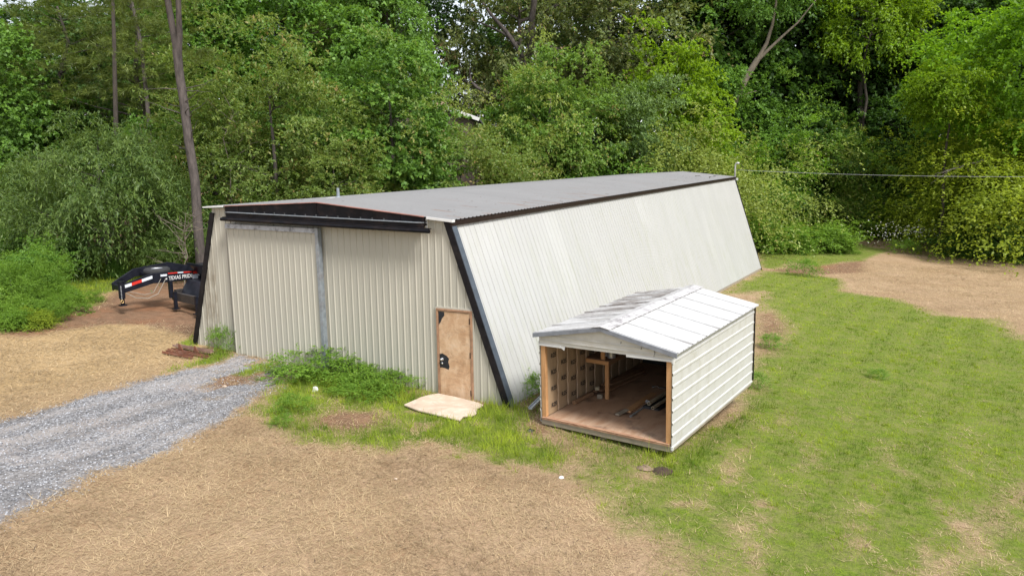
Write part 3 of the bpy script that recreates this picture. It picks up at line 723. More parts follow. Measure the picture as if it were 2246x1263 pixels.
mb = MB(); mb.beam((lx0-.02, -.185, leaf_top(lx0)-.05), (lx1+.06, -.185, leaf_top(lx1)-.05), .02, .10); mb.beam((lx0-.02, -.15, leaf_top(lx0)+.008), (lx1+.06, -.15, leaf_top(lx1)+.008), .09, .015)
m_peel = simple('peeling_grey_paint', (.36, .38, .42), .5, .2, 9, .2, (1, 1, 1), dirt=(.03, .03, .035), dirt_amt=1., dirt_scale=7)
bobj(mb, 'door_top_rail', m_peel)
mb = MB(); p0 = on_y(694, 500, -.17); p1 = on_y(713, 800, -.17)
mb.hexa([(p1[0]-.05, -.20, p1[1]-.12), (p1[0]+.05, -.20, p1[1]-.12), (p1[0]+.05, -.06, p1[1]-.12), (p1[0]-.05, -.06, p1[1]-.12), (p0[0]-.05, -.20, p0[1]), (p0[0]+.05, -.20, p0[1]), (p0[0]+.05, -.06, p0[1]), (p0[0]-.05, -.06, p0[1])])
bobj(mb, 'door_post', M_STEEL, bevel=.008)
# personnel door
dr = MB(); dr.box(0, DW, -.045, -.005, 0, DH)
dobj = bobj(dr, 'door', M_DOOR, bevel=.004); dobj.location = barn_inv+Vector((D0, 0, ZD))
def dpart(mb, name, m, **kw): o = mb.obj(name, m, dobj, **kw); return o
mb = MB(); y0 = -.0475
for pts in ([(.005, DH-.01), (.16, DH-.01), (.165, DH-.10), (.10, DH-.17), (.06, DH-.26), (.005, DH-.32)],
            [(.005, 1.02), (.08, 1.04), (.20, .99), (.26, .93), (.235, .84), (.27, .74), (.24, .66), (.15, .69), (.06, .70), (.005, .69)]):
    mb.poly([(a, y0, b_) for a, b_ in pts])
mb2 = MB(); mb2.poly(mb.v[:6]); mb.v, mb.f = mb.v[6:], [tuple(i-6 for i in mb.f[1])]; dpart(mb, 'paint_patch', M_PAINT); dpart(mb2, 'paint_patch', M_PAINT)
mb = MB(); mb.tube([(.07, -.046, .90), (.07, -.052, .90)], .038, 14); mb.tube([(.07, -.05, .90), (.07, -.085, .90)], .014, 10); mb.tube([(.07, -.08, .90), (.07, -.10, .90), (.07, -.115, .90)], [.022, .032, .018], 12); mb.tube([(.07, -.046, .80), (.07, -.06, .80)], .026, 12)
dpart(mb, 'door_knob', M_CHROME, smooth=True)
for zz in (.10, 1.0, 1.80):
    mb = MB(); mb.box(DW-.02, DW+.004, -.052, -.046, zz, zz+.13); mb.tube([(DW+.002, -.055, zz-.005), (DW+.002, -.055, zz+.135)], .008, 8); dpart(mb, 'hinge', M_BROWN)
mb = MB(); fw = .05
mb.box(D0-fw-.01, D0-.008, -.06, .02, ZD-.05, ZD+DH+.01); mb.box(D0+DW+.008, D0+DW+fw+.01, -.06, .02, ZD-.05, ZD+DH+.01); mb.box(D0-fw-.01, D0+DW+fw+.01, -.062, .02, ZD+DH+.012, ZD+DH+.06)
bobj(mb, 'door_frame', M_FRAME, bevel=.004)
mb = MB(); mb.box(D0-.05, D0+DW+.05, -.09, .02, ZD-.09, ZD-.012); bobj(mb, 'door_sill', M_FRAME)
mb = MB(); mb.box(D0-.1, D0-fw-.012, -.03, -.003, ZD-.05, ZD+DH+.1); mb.box(D0+DW+fw+.012, D0+DW+.095, -.03, -.003, ZD-.05, ZD+DH+.1); mb.box(D0-.1, D0+DW+.095, -.031, -.003, ZD+DH+.062, ZD+DH+.10); bobj(mb, 'door_casing', M_FRONT)
# roof vent pipe
vx, vy = -7.6, 3.5; vz = roof_z(vx, vy)
vent = empty('roof_vent', (vx, vy, vz+.03), 'short metal vent pipe standing on the grey roof near the front left', 'vent')
mb = MB(); mb.lathe([(.12, .0), (.05, .05), (.04, .30), (.0, .30)], n=12); mb.obj('vent_pipe', M_STEEL, vent)
mb = MB(); mb.box(-.32, .12, -.2, .2, .0, .012); mb.obj('vent_flashing', M_WHITE, vent)
# service mast, cable
mx_, my_ = eaveR(BL)[0]+.02, BL+.06; mz = eaveR(BL)[1]
mast = empty('service_mast', (mx_, my_, mz), 'pale metal conduit mast with hooked weatherhead at the far roof corner', 'mast')
pts = [(0, 0, -1.2), (0, 0, .72), (.03, 0, .84), (.13, 0, .90), (.24, 0, .86)]
mb = MB(); mb.tube(pts, [.055]*3+[.07, .08], 10); mb.obj('conduit', simple('weathered_conduit', (.40, .40, .38), .55, .3), mast, smooth=True)
mb = MB(); mb.tube([(.24, 0, .84), (.40, 0, .80), (.50, 0, .62), (.42, 0, .50), (.14, 0, .46)], .014, 6); mb.obj('drip_loop', M_DARKJUNK, mast)
mb = MB(); mb.box(.03, .2, -.05, .05, -.20, -.06); mb.obj('bracket', M_WHITE, mast)
cab_e = at(2700, 39); ce = Vector((cab_e[0], cab_e[1], 4.35)); ca = Vector((mx_+.1, my_, mz+.46))
pts = []
for i in range(41):
    f = i/40; p = ca.lerp(ce, f); p.z -= .9*4*f*(1-f)*.30; pts.append(p)
mb = MB(); mb.tube(pts, .009, 6); o = mb.obj('power_cable', simple('grey_cable', (.30, .31, .32), .5), None)
tag(o, 'thin grey power cable strung from the weatherhead across the bushes to the right', 'cable')
# twigs fallen on the roof
for i, (px, py) in enumerate(((1525, 385), (1545, 399), (1482, 389))):
    fx, fy = [(-2.6, 33.2), (-2.25, 30.0), (-3.2, 30.5)][i]
    mb = MB(); p = [Vector((0, 0, 0))]
    for k in range(5): p.append(p[-1]+Vector((random.uniform(-.12, .12), random.uniform(.1, .35), random.uniform(-.005, .02))))
    mb.tube(p, .012, 5); mb.tube([p[2], p[2]+Vector((.25, .12, .03))], .008, 5)
    o = mb.obj('fallen_twig', M_BARKDARK, loc=(fx, fy, roof_z(fx, fy)+.065))
    tag(o, ['long dark twig fallen on the roof near its far edge', 'small dark twig at the right eave of the roof', 'little dark twig alone on the far part of the roof'][i], 'twig')

r5 = np.random.default_rng(44); P = []
for k_ in range(260):
    yy = r5.uniform(.5, BL-.3)**1.0; ex = eaveR(yy)[0]; xx = ex-abs(r5.normal(0, 1.3)) if r5.random() < .7 else r5.uniform(-9, ex)
    xx = max(-8.9, xx); P.append((xx, yy, roof_z(xx, yy)+.055))
P = np.array(P); aa = r5.uniform(0, 6.28, len(P)); sz = r5.uniform(.02, .06, len(P)); dx = np.stack([np.cos(aa), np.sin(aa), 0*aa], 1)*sz[:, None]; dy = np.stack([-np.sin(aa), np.cos(aa), 0*aa+.2], 1)*sz[:, None]*.5
tag(link_mesh('roof_litter', fast_mesh('roof_litter', np.stack([P, P+dy, P+dx, P-dy], 1).reshape(-1, 3), 4), simple('dead_leaf', (.10, .065, .04), .9)), 'scatter of small dead leaves on the low grey roof', 'leaf litter', kind='stuff')
# ------------------------------------------------------------------ small shed
SX, SY, SZ, SYAW, STX, STY, SW, SL, SH, SR, SOF, SOS = 3.98, -1.147, .036, -.147, .001, .028, 2.931, 4.715, 1.956, .278, .06, .126
shed = empty('open_shed', (SX, SY, SZ), 'small white metal shed with open front, wood corner posts and gabled ribbed roof', 'shed')
shed.rotation_euler = (STY, -STX, SYAW)
def sobj(mb, name, m, **kw): return mb.obj(name, m, shed, **kw)
SLP = SR/(SW/2)
def sroof(x): return SH+SR-abs(x+SW/2)*SLP
# platform
mb = MB(); mb.box(-SW+.005, -.005, .02, SL-.01, .105, .13); floor_o = sobj(mb, 'floor_deck', M_FLOOR)
mb = MB(); mb.box(-SW, 0, .0, .045, -.02, .103); sobj(mb, 'rim_board', M_GREYWOOD, bevel=.004)
mb = MB(); mb.box(-SW+.02, -.03, -.022, .06, .133, .142); mb.box(-SW+.02, -.03, -.018, -.002, .095, .1325); sobj(mb, 'floor_edge_strip', wood('torn_orange_edge', (.25, .12, .07), (.50, .31, .20), stretch=(.3, 1, 1)))
mb = MB(); mb.box(-.04, .004, .05, SL, -.02, .103); sobj(mb, 'rim_board', M_GREYWOOD)
mb = MB(); mb.box(-SW, -SW+.04, .05, SL, -.02, .103); sobj(mb, 'rim_board', M_GREYWOOD)
for xx in (-SW+.25, -1.5, -.40):
    mb = MB(); mb.box(xx-.07, xx+.07, .10, SL-.1, -.13, -.022); sobj(mb, 'skid', M_GREYWOOD)
# corner posts
mb = MB(); mb.box(-SW+.012, -SW+.115, .012, .10, .145, SH-.22); sobj(mb, 'corner_post', M_WOODV, bevel=.004)
mb = MB(); mb.box(-.115, -.012, .012, .10, .145, SH-.16); sobj(mb, 'corner_post', M_WOODV, bevel=.004)
for xx in (-SW+.012, -.10):
    mb = MB(); mb.box(xx, xx+.09, SL-.1, SL-.02, .135, SH-.02); sobj(mb, 'corner_post', M_WOODV)
# side siding sheets: horizontal ribs. each sheet 3 pitches
SP = .243
def siding(side, x, outx, mat):
    z = .03
    k = 0
    while z < SH-.02:
        mb = MB(); zt = min(z+3*SP, SH-.015); prof = []
        for j in range(3):
            b = z+j*SP
            prof += [(b, 0), (b+.020, .016), (b+.050, .016), (b+.072, 0)]
        prof.append((z+3*SP, 0)); prof = [(a, r) for a, r in prof if a <= zt+1e-6]
        if prof[-1][0] < zt-1e-4: prof.append((zt, 0))
        for (a, ra), (b_, rb) in zip(prof[:-1], prof[1:]):
            mb.poly([(x+outx*ra, -.005, a), (x+outx*ra, SL, a), (x+outx*rb, SL, b_), (x+outx*rb, -.005, b_)])
        sobj(mb, 'siding_sheet', mat); z += 3*SP
siding('r', .012, 1, M_SHEDSIDE); siding('l', -SW-.012, -1, M_SHEDSIDE)
mb = MB(); mb.box(-.008, .006, .01, SL-.01, .03, SH-.03); sobj(mb, 'wall_backing', M_GREYWOOD)
mb = MB(); mb.box(-SW-.006, -SW+.006, .01, SL-.01, .03, SH-.03); sobj(mb, 'wall_backing', M_GREYWOOD)
mb = MB(); mb.poly([(-SW, SL, 0), (0, SL, 0), (0, SL, SH), (-SW/2, SL, SH+SR-.02), (-SW, SL, SH)]); mb.poly([(-SW, SL-.012, 0), (0, SL-.012, 0), (0, SL-.012, SH), (-SW/2, SL-.012, SH+SR-.02), (-SW, SL-.012, SH)]); sobj(mb, 'rear_wall', M_SHEDSIDE)
mb = MB(); mb.box(.02, .05, SL-.01, SL+.02, .1, SH-.06); sobj(mb, 'downpipe', M_BLACK)
mb = MB(); mb.box(-.002, .038, -.012, .03, .03, .10); mb.box(-.004, .036, -.014, .03, SH-.22, SH-.12); sobj(mb, 'corner_flashing', M_WHITE)
# gable header sheets over the opening
def hdr(zl0, zl1, zu0, zu1, xa, xb, yy, name='header_sheet'):
    mb = MB(); mb.hexa([(xa, yy, zl0), (xb, yy, zl1), (xb, yy+.012, zl1), (xa, yy+.012, zl0), (xa, yy, zu0), (xb, yy, zu1), (xb, yy+.012, zu1), (xa, yy+.012, zu0)]); return sobj(mb, name, M_SHEDFRONT)
hdr(SH-.22, SH-.16, SH+.02, SH+.02, -SW-.01, .01, -.006)
mb = MB(); mb.poly([(-SW, -.007, SH+.022), (0, -.007, SH+.022), (-SW/2, -.007, SH+SR-.01)]); sobj(mb, 'gable_sheet', M_SHEDFRONT)
mb = MB(); mb.tube([(-SW+.0, -.013, SH-.15+.02), (.0, -.013, SH-.12+.03)], .010, 6); mb.tube([(-SW, -.013, SH-.02), (0, -.013, SH+.00)], .006, 6); sobj(mb, 'header_rib', M_SHEDFRONT)
mb = MB(); mb.beam((-SW-.02, -.02, SH-.235), (-SW+.52, -.02, SH-.225), .02, .035); mb.poly([(-SW+.52, -.015, SH-.245), (-SW+.60, -.015, SH-.29), (-SW+.62, -.014, SH-.21), (-SW+.5, -.013, SH-.2)]); sobj(mb, 'header_lip', M_WHITE)
mb = MB(); mb.beam((-.93, -.02, SH-.195), (.015, -.02, SH-.165), .02, .04); sobj(mb, 'header_lip', M_WHITE)
for xx, zz, l_ in ((-.35, .0, .13), (-.62, .02, .05), (-1.05, .07, .04)):
    mb = MB(); mb.tube([(xx, -.016, SH+zz), (xx+.012, -.018, SH+zz-l_*.5), (xx-.008, -.016, SH+zz-l_)], .005, 5); sobj(mb, 'hanging_wire', M_INK)
# roof sheets with ribs running down the slope
def srf(right):
    xa = -SW/2; xe = SOS if right else -SW-SOS; y = -SOF
    while y < SL-.02:
        mb = MB(); pr = []
        for j in range(3):
            b = y+j*.2363
            if j == 0: pr += [(b, 0), (b+.003, -.008), (b+.010, -.008), (b+.013, .0), (b+.020, .026), (b+.042, .026), (b+.060, 0)]
            else: pr += [(b, 0), (b+.020, .013), (b+.044, .013), (b+.068, 0)]
        pr.append((y+3*.2363, 0)); pr = [(a, r) for a, r in pr if a <= SL+.02]
        if len(pr) < 2: break
        for (a, ra), (b_, rb) in zip(pr[:-1], pr[1:]):
            jag = random.uniform(-.006, .006)
            mb.poly([(xe, a, sroof(xe)+.02+ra), (xe, b_, sroof(xe)+.02+rb), (xa, b_, sroof(xa)+.02+rb), (xa, a, sroof(xa)+.02+ra)])
            mb.poly([(xe, a, sroof(xe)+.008), (xe, b_, sroof(xe)+.008), (xa, b_, sroof(xa)+.008), (xa, a, sroof(xa)+.008)])
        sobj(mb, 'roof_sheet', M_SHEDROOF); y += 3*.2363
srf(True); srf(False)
for s_ in (-1, 1):
    mb = MB(); xc = -SW/2; w_ = .20
    mb.hexa([(xc, -SOF-.03, SH+SR+.045), (xc+s_*w_, -SOF-.03, SH+SR+.045-w_*SLP), (xc+s_*w_, SL+.05, SH+SR+.045-w_*SLP), (xc, SL+.05, SH+SR+.045), (xc, -SOF-.03, SH+SR+.055), (xc+s_*w_, -SOF-.03, SH+SR+.055-w_*SLP), (xc+s_*w_, SL+.05, SH+SR+.055-w_*SLP), (xc, SL+.05, SH+SR+.055)])
    sobj(mb, 'ridge_cap', M_CAP)
    xe = SOS if s_ > 0 else -SW-SOS
    mb = MB(); mb.hexa([(xc, -SOF-.02, SH+SR-.05), (xe, -SOF-.02, sroof(xe)-.06), (xe, -SOF+.0, sroof(xe)-.06), (xc, -SOF+.0, SH+SR-.05), (xc, -SOF-.02, SH+SR+.03), (xe, -SOF-.02, sroof(xe)+.03), (xe, -SOF, sroof(xe)+.03), (xc, -SOF, SH+SR+.03)])
    sobj(mb, 'fascia_trim', simple('grey_fascia', (.22, .24, .28), .4, .2))
# rafters under the roof
for yy in np.arange(.6, SL, .6):
    for s_ in (-1, 1):
        mb = MB(); xe = 0 if s_ > 0 else -SW
        mb.beam((-SW/2, yy, SH+SR-.06), (xe, yy, SH-.06), .038, .09); sobj(mb, 'rafter', M_WOODY)
# kraft faced insulation between studs on the left wall
bays = np.arange(.12, SL-.1, .405)
for i, yb in enumerate(bays):
    y1 = min(yb+.405, SL-.06)
    if i > 6:
        mb = MB(); mb.box(-SW+.012, -SW+.095, yb-.019, yb+.019, .135, SH-.05); sobj(mb, 'stud', M_WOODV)
    mb = MB(); ny_, nz_ = 9, 26
    vv = []
    for b in range(nz_+1):
        for a in range(ny_+1):
            fy = a/ny_; fz = b/nz_; yy = yb+.004+(y1-yb-.008)*fy; zz = .15+(SH-.25)*fz
            bul = math.sin(math.pi*fy)**.6*.022
            wr = (float(fbm(yy*6+i*3, zz*3+yy*4, 7, 3))-.5)*.035*math.sin(math.pi*fy)
            vv.append((-SW+.088+bul+wr, yy, zz))
    mb.v = vv
    for b in range(nz_):
        for a in range(ny_): k0 = b*(ny_+1)+a; mb.f.append((k0, k0+1, k0+ny_+2, k0+ny_+1))
    ins = sobj(mb, 'insulation_batt', M_KRAFT, smooth=True)
    # stapled paper flange
    mb = MB(); p = []
    for b in range(20):
        zz = .15+(SH-.25)*b/19; p.append((-SW+.10+.008*math.sin(b*1.7+i), y1-.01+.006*math.sin(b*2.3+i*2), zz))
    mb.tube(p, .013, 5); sobj(mb, 'paper_flange', simple('pale_paper_edge', (.46, .34, .24), .7) if i == 0 else bpy.data.materials['pale_paper_edge'])
    if i < 5:
        for j in range(5):
            zz = .30+j*.36+(.12 if i % 2 else 0)
            if zz > SH-.35: continue
            cu = bpy.data.curves.new('print', 'FONT'); cu.body = 'R25'; cu.size = .135; cu.align_x = 'CENTER'; cu.extrude = .0008; cu.offset = .002
            tmp = bpy.data.objects.new('t', cu); C.objects.link(tmp); dg = bpy.context.evaluated_depsgraph_get()
            me = bpy.data.meshes.new_from_object(tmp.evaluated_get(dg)); bpy.data.objects.remove(tmp)
            o = link_mesh('insulation_print', me, M_INK, ins, (-SW+.088+.040, (yb+y1)/2, zz), (math.radians(90), math.radians(0), math.radians(90)))
# right wall studs
for yy in np.arange(.5, SL-.1, .405):
    mb = MB(); mb.box(-.095, -.012, yy-.019, yy+.019, .135, SH-.05); sobj(mb, 'stud', M_WOODY)
# black sheet on the back wall, its colour stands for the shade inside
mb = MB(); mb.box(-SW+.1, -.1, SL-.05, SL-.02, .14, SH); sobj(mb, 'rear_shade_sheet', simple('shade_black', (.02, .018, .017), .7))
# work bench built on the left wall
bx0, bx1, by0, bz = -SW+.13, -2.22, 1.66, 1.0
bench = sobj
mb = MB(); mb.box(bx0, bx1, by0+.04, SL-.1, bz+.001, bz+.025); sobj(mb, 'bench_top', wood('dull_bench_board', (.16, .085, .05), (.26, .15, .09)))
mb = MB(); mb.box(bx0, bx1, by0, by0+.038, bz-.075, bz+.015); sobj(mb, 'bench_rail', M_WOODX, bevel=.003)
mb = MB(); mb.box(bx1-.04, bx1-.002, by0+.04, SL-.1, bz-.085, bz-.001); sobj(mb, 'bench_rail', M_WOODY, bevel=.003)
mb = MB(); mb.box(bx1-.09, bx1, by0, by0+.05, .133, bz-.078); sobj(mb, 'bench_leg', M_WOODV, bevel=.003)
mb = MB(); mb.box(bx1-.22, bx1-.12, by0+.05, by0+.09, bz+.027, SH+.05); sobj(mb, 'bench_upright', M_WOODV, bevel=.003)
shed_m = Matrix.Translation((SX, SY, SZ)) @ shed.rotation_euler.to_matrix().to_4x4()
def sw_(x_, y_, z_): return shed_m @ Vector((x_, y_, z_))
RZ = SYAW
# paint cans on the bench
m_can = simple('can_side', (.50, .50, .52), .28, .6, 6, .12); m_can2 = simple('white_can', (.62, .62, .60), .4, 0)
cans = [(bx1-.08, by0+.30, .10, .24, m_can, 'large silver paint can at the front of the shed bench'), (bx1-.26, by0+.36, .06, .17, m_can2, 'small white tin beside the post on the shed bench'),
        (bx1-.06, by0+.66, .07, .18, m_can, 'second silver can further along the shed bench'), (bx1-.05, by0+.98, .07, .18, m_can2, 'pale tin at the back of the row on the shed bench')]
for cx, cy, r, h, mt, lb in cans:
    rt = empty('paint_can', sw_(cx, cy, bz+.027), lb, 'paint can', 'cans on the shed bench', (0, 0, RZ))
    mb = MB(); mb.lathe([(0, 0), (r, 0), (r, .005), (r*.97, .012), (r*.97, h-.01), (r*1.01, h-.004), (r*1.01, h)], n=20); mb.obj('can_body', mt, rt, smooth=False)
    mb = MB(); mb.lathe([(r*1.0, h+.001), (r*.9, h+.003), (r*.88, h-.006), (0, h-.006)], n=20); mb.obj('can_lid', M_GALV if mt is m_can2 else M_DARKJUNK, rt)
    mb = MB(); mb.tube([(r*math.cos(a), r*.2-.5*r*math.sin(a)-r, h*.8-r*.8*math.sin(a)) for a in np.linspace(0, math.pi, 9)], .0035, 5); mb.obj('can_handle', M_STEEL, rt)
# things on the shed floor
FZ = .131
def stand(name, mb, m, x_, y_, z_, lb, cat, group=None, rz=0, rx=0, ry=0, **kw):
    o = mb.obj(name, m, None, loc=sw_(x_, y_, z_), rot=(rx, ry, RZ+rz), **kw); tag(o, lb, cat, group); return o
mb = MB(); mb.box(-.075, .075, 0, 1.95, 0, .038); stand('plank', mb, M_WOODY2, -1.50, 1.15, FZ+.002, 'long orange plank lying on the shed floor beside the black sheet', 'plank', rz=.04, bevel=.003)
mb = MB(); mb.box(-.045, .045, 0, .40, 0, .03); stand('plank', mb, M_GREYWOOD, -1.56, .80, FZ+.04, 'short dark grey board at the near end of the orange plank', 'plank', rz=-.10)
mb = MB(); pts = [(-.28, 0), (-.05, -.05), (.20, .1), (.30, 1.7), (-.12, 1.75), (-.20, .8)]
mb.hexa([(-.25, 0, 0), (.18, 0, 0), (.25, 1.9, 0), (-.1, 1.9, 0), (-.2, .05, .07), (.15, .05, .05), (.2, 1.85, .10), (-.08, 1.85, .06)])
stand('folded_sheet', mb, M_DARKJUNK, -1.12, 1.55, FZ+.001, 'folded black plastic sheet on the shed floor under the pipes', 'plastic sheet', rz=.03, bevel=.02)
def pipe(x_, y_, z_, ln_, r, rz, m, lb):
    rt = MB(); rt.tube([(0, 0, r), (0, ln_, r)], r, 12, caps=False); rt.tube([(0, ln_, r), (0, 0, r)], r*.72, 12, caps=False)
    b = len(rt.v); rt.v += [(r*math.cos(a)*k_, 0, r+r*math.sin(a)*k_) for k_ in (1, .72) for a in np.linspace(0, 2*math.pi, 12, endpoint=False)]
    for k_ in range(12): rt.f.append((b+k_, b+(k_+1) % 12, b+12+(k_+1) % 12, b+12+k_))
    stand('pipe', rt, m, x_, y_, z_, lb, 'pipe', 'pipes lying on the shed floor', rz)
m_pale = simple('tan_pipe', (.40, .34, .24), .5, .1)
pipe(-1.31, .92, FZ+.002, 1.0, .022, .03, M_GALV, 'bright silver pipe reaching nearest the open shed front')
pipe(-1.19, 1.55, FZ+.09, 1.6, .040, .0, m_pale, 'upper of two tan pipes lying against the right shed post')
pipe(-1.02, 1.38, FZ+.08, 1.6, .036, .0, m_pale, 'lower of two tan pipes lying against the right shed post')
mb = MB(); mb.lathe([(0, 0), (.035, 0), (.04, .03), (.02, .06), (0, .06)], n=10); mb.tube([(0, 0, .03), (.09, .02, .03)], .014, 8); stand('pipe_fitting', mb, M_GALV, -1.38, 1.86, FZ+.03, 'small silver pipe fitting at the back end of the bright pipe', 'pipe fitting')
mb = MB(); mb.tube([(0, 0, .02), (.1, .06, .05), (.2, .02, .03), (.3, .1, .04)], [.03, .018, .03, .012], 7); stand('crumpled_foil', mb, M_CHROME, -1.72, 2.85, FZ+.01, 'crumpled silver foil scrap on the shed floor beyond the plank', 'foil scrap')
# lumber offcuts at the foot of the insulated wall
mb = MB(); mb.tube([(0, 0, .045), (.02, .75, .05)], [.05, .055], 9); stand('rolled_scrap', mb, M_WOODY, -SW+.20, 1.0, FZ, 'brown rolled scrap lying at the foot of the insulated wall', 'roll', rz=-.02)
for i in range(8):
    xx = -SW+.10+.11*(i % 3)+.01*i; zz = FZ+.002+.045*(i//3); yy = 1.95+.13*((i*5) % 4)
    mb = MB(); mb.box(-.045, .045, 0, 2.3-.12*i, 0, .04)
    lb = ['floor level board nearest the insulated wall under the bench', 'floor level board in the middle under the bench', 'floor level board nearest the bench leg', 'second layer board nearest the insulated wall', 'second layer board in the middle of the pile', 'second layer board nearest the bench leg', 'top board of the pile nearest the wall', 'top board of the pile nearest the bench leg'][i]
    stand('stacked_board', mb, M_WOODY, xx+.1, yy, zz, lb, 'board', 'boards stacked under the shed bench', rz=-.015*i, bevel=.002)
mb = MB(); mb.box(-.06, .06, -.05, .05, 0, .09); stand('wood_block', mb, M_GREYWOOD, -2.44, 1.66, FZ+.001, 'pale wood block standing against the bench leg', 'wood block', rz=.4, bevel=.006)
mb = MB(); mb.box(-.05, .05, -.04, .04, 0, .08); stand('wood_block', mb, simple('cream_block', (.5, .42, .28), .7), -2.70, 2.0, FZ+.05, 'small cream block on the scraps near the wall', 'wood block', rz=.7, bevel=.006)
# dark rack with fittings at the back of the shed
rk = empty('storage_rack', sw_(-.75, SL-.45, FZ), 'black rack with small bright fittings at the back of the shed', 'rack', rot=(0, 0, RZ))
for xx in (-.5, .5):
    mb = MB(); mb.box(xx-.03, xx+.03, -.15, .15, 0, 1.5); mb.obj('rack_upright', M_DARKJUNK, rk)
for i, zz in enumerate((.35, .75, 1.15)):
    mb = MB(); mb.box(-.5, .5, -.15, .15, zz, zz+.03); mb.obj('rack_shelf', M_DARKJUNK, rk)
for xx, zz, l_ in ((-.3, 1.0, .3), (.15, .95, .25), (-.2, .70, .2), (.05, .60, .35)):
    mb = MB(); mb.tube([(xx, -.17, zz), (xx+l_, -.17, zz-.03)], .012, 6); mb.lathe([(0, zz-.04), (.025, zz-.03), (.025, zz+.02), (0, zz+.03)], xx, -.17, 8); mb.obj('rack_fitting', M_STEEL, rk)
mb = MB(); mb.box(-.01, .03, 0, .04, 0, 1.35); stand('leaning_board', mb, M_WOODV, -.20, 2.6, FZ, 'narrow board leaning upright on the right shed wall', 'board', rx=-.08)

# ------------------------------------------------------------------ gooseneck trailer
TG = gp(272, 690); TAZ = math.radians(13.6)
tr = empty('gooseneck_trailer', TG, 'black gooseneck dump trailer with red and white tape parked behind the metal building', 'trailer', rot=(0, 0, -TAZ))
def tobj(mb, name, m, **kw): return mb.obj(name, m, tr, **kw)
mb = MB(); mb.tube([(0, 0, .33), (0, 0, .58)], .065, 12); mb.tube([(0, 0, .55), (0, 0, 1.10)], .10, 12); mb.tube([(0, 0, 1.08), (0, 0, 1.12)], .11, 12); mb.box(-.1, .1, -.1, .1, .30, .34); tobj(mb, 'coupler', M_TRAILER)
nb = [(.05, .94, 1.05), (.90, 1.08, 1.24), (1.37, .94, 1.21), (2.9, .925, 1.09)]
def neck(X, lst, t_=.09):
    mb = MB()
    for (ya, la, ha), (yb, lb_, hb) in zip(lst[:-1], lst[1:]):
        mb.hexa([(X-t_/2, ya, la), (X+t_/2, ya, la), (X+t_/2, yb, lb_), (X-t_/2, yb, lb_), (X-t_/2, ya, ha), (X+t_/2, ya, ha), (X+t_/2, yb, hb), (X-t_/2, yb, hb)])
    return mb
tobj(neck(0.0, [(.05, .72, 1.02), (1.05, .92, 1.26), (1.40, .90, 1.25), (2.9, .88, 1.17)]), 'neck_beam', M_TRAILER, bevel=.008)
tobj(neck(-.85, [(.05, .72, .98), (.80, 1.10, 1.38), (2.0, 1.18, 1.48), (3.2, .95, 1.16)]), 'neck_beam', M_TRAILER, bevel=.008)
mb = MB(); mb.beam((-.85, .10, .86), (0, .06, .86), .12, .16); mb.beam((-.85, 1.0, 1.2), (0, 1.0, 1.12), .06, .10); mb.beam((-.85, 1.9, 1.15), (0, 1.9, 1.05), .06, .08); tobj(mb, 'neck_crossbar', M_TRAILER)
# tape segments on the slanting part: silver, red, silver
def tape(ya, za, yb, zb, h, m, nm='reflective_tape', X=.0475):
    mb = MB(); mb.hexa([(X, ya, za), (X+.003, ya, za), (X+.003, yb, zb), (X, yb, zb), (X, ya, za+h), (X+.003, ya, za+h), (X+.003, yb, zb+h), (X, yb, zb+h)]); tobj(mb, nm, m)
tape(.10, .89, .32, .935, .10, M_SILVER); tape(.322, .935, .66, 1.01, .10, M_RED); tape(.662, 1.01, 1.02, 1.09, .10, M_SILVER)
tape(1.30, 1.12, 1.52, 1.115, .07, M_SILVER); tape(1.56, 1.18, 1.9, 1.165, .04, M_RED); tape(1.902, 1.165, 2.1, 1.155, .04, M_SILVER)
tape(2.102, 1.155, 2.42, 1.135, .04, M_RED); tape(2.45, 1.08, 2.86, 1.065, .09, M_RED); tape(2.52, 1.0, 2.86, .985, .06, M_SILVER); tape(2.42, .91, 2.62, .905, .14, M_SILVER, 'sticker')
cu = bpy.data.curves.new('lettering', 'FONT'); cu.body = 'TEXAS PRIDE'; cu.size = .185; cu.extrude = .002; cu.offset = .003; cu.align_x = 'CENTER'
tmp = bpy.data.objects.new('t', cu); C.objects.link(tmp); dg = bpy.context.evaluated_depsgraph_get(); me = bpy.data.meshes.new_from_object(tmp.evaluated_get(dg)); bpy.data.objects.remove(tmp)
wdt = max(v.co.x for v in me.vertices)-min(v.co.x for v in me.vertices)
for v in me.vertices: v.co.x *= .86/wdt
o = link_mesh('lettering', me, M_WHITE, tr, (.0505, 2.0, .965), (math.radians(90), 0, math.radians(90)))
mb = MB()
sp_ = []
for k_ in range(10):
    rr = .05 if k_ % 2 == 0 else .02; a = math.pi/2+k_*math.pi/5; sp_.append((.0505, 1.49+rr*math.cos(a), 1.02+rr*math.sin(a)))
mb.poly(sp_); tobj(mb, 'star_emblem', M_WHITE)
# spare wheel lying flat
mb = MB(); mb.lathe([(.22, .0), (.36, .0), (.42, .04), (.43, .11), (.42, .18), (.36, .22), (.25, .22), (.22, .19)], -.42, 1.40, 28); tobj(mb, 'spare_tyre', M_TYRE, smooth=True).location = (0, 0, 1.16)
mb = MB(); mb.lathe([(.22, .19), (.20, .16), (.08, .13), (.0, .13)], -.42, 1.40, 24); tobj(mb, 'wheel_rim', M_GALV, smooth=True).location = (0, 0, 1.16)
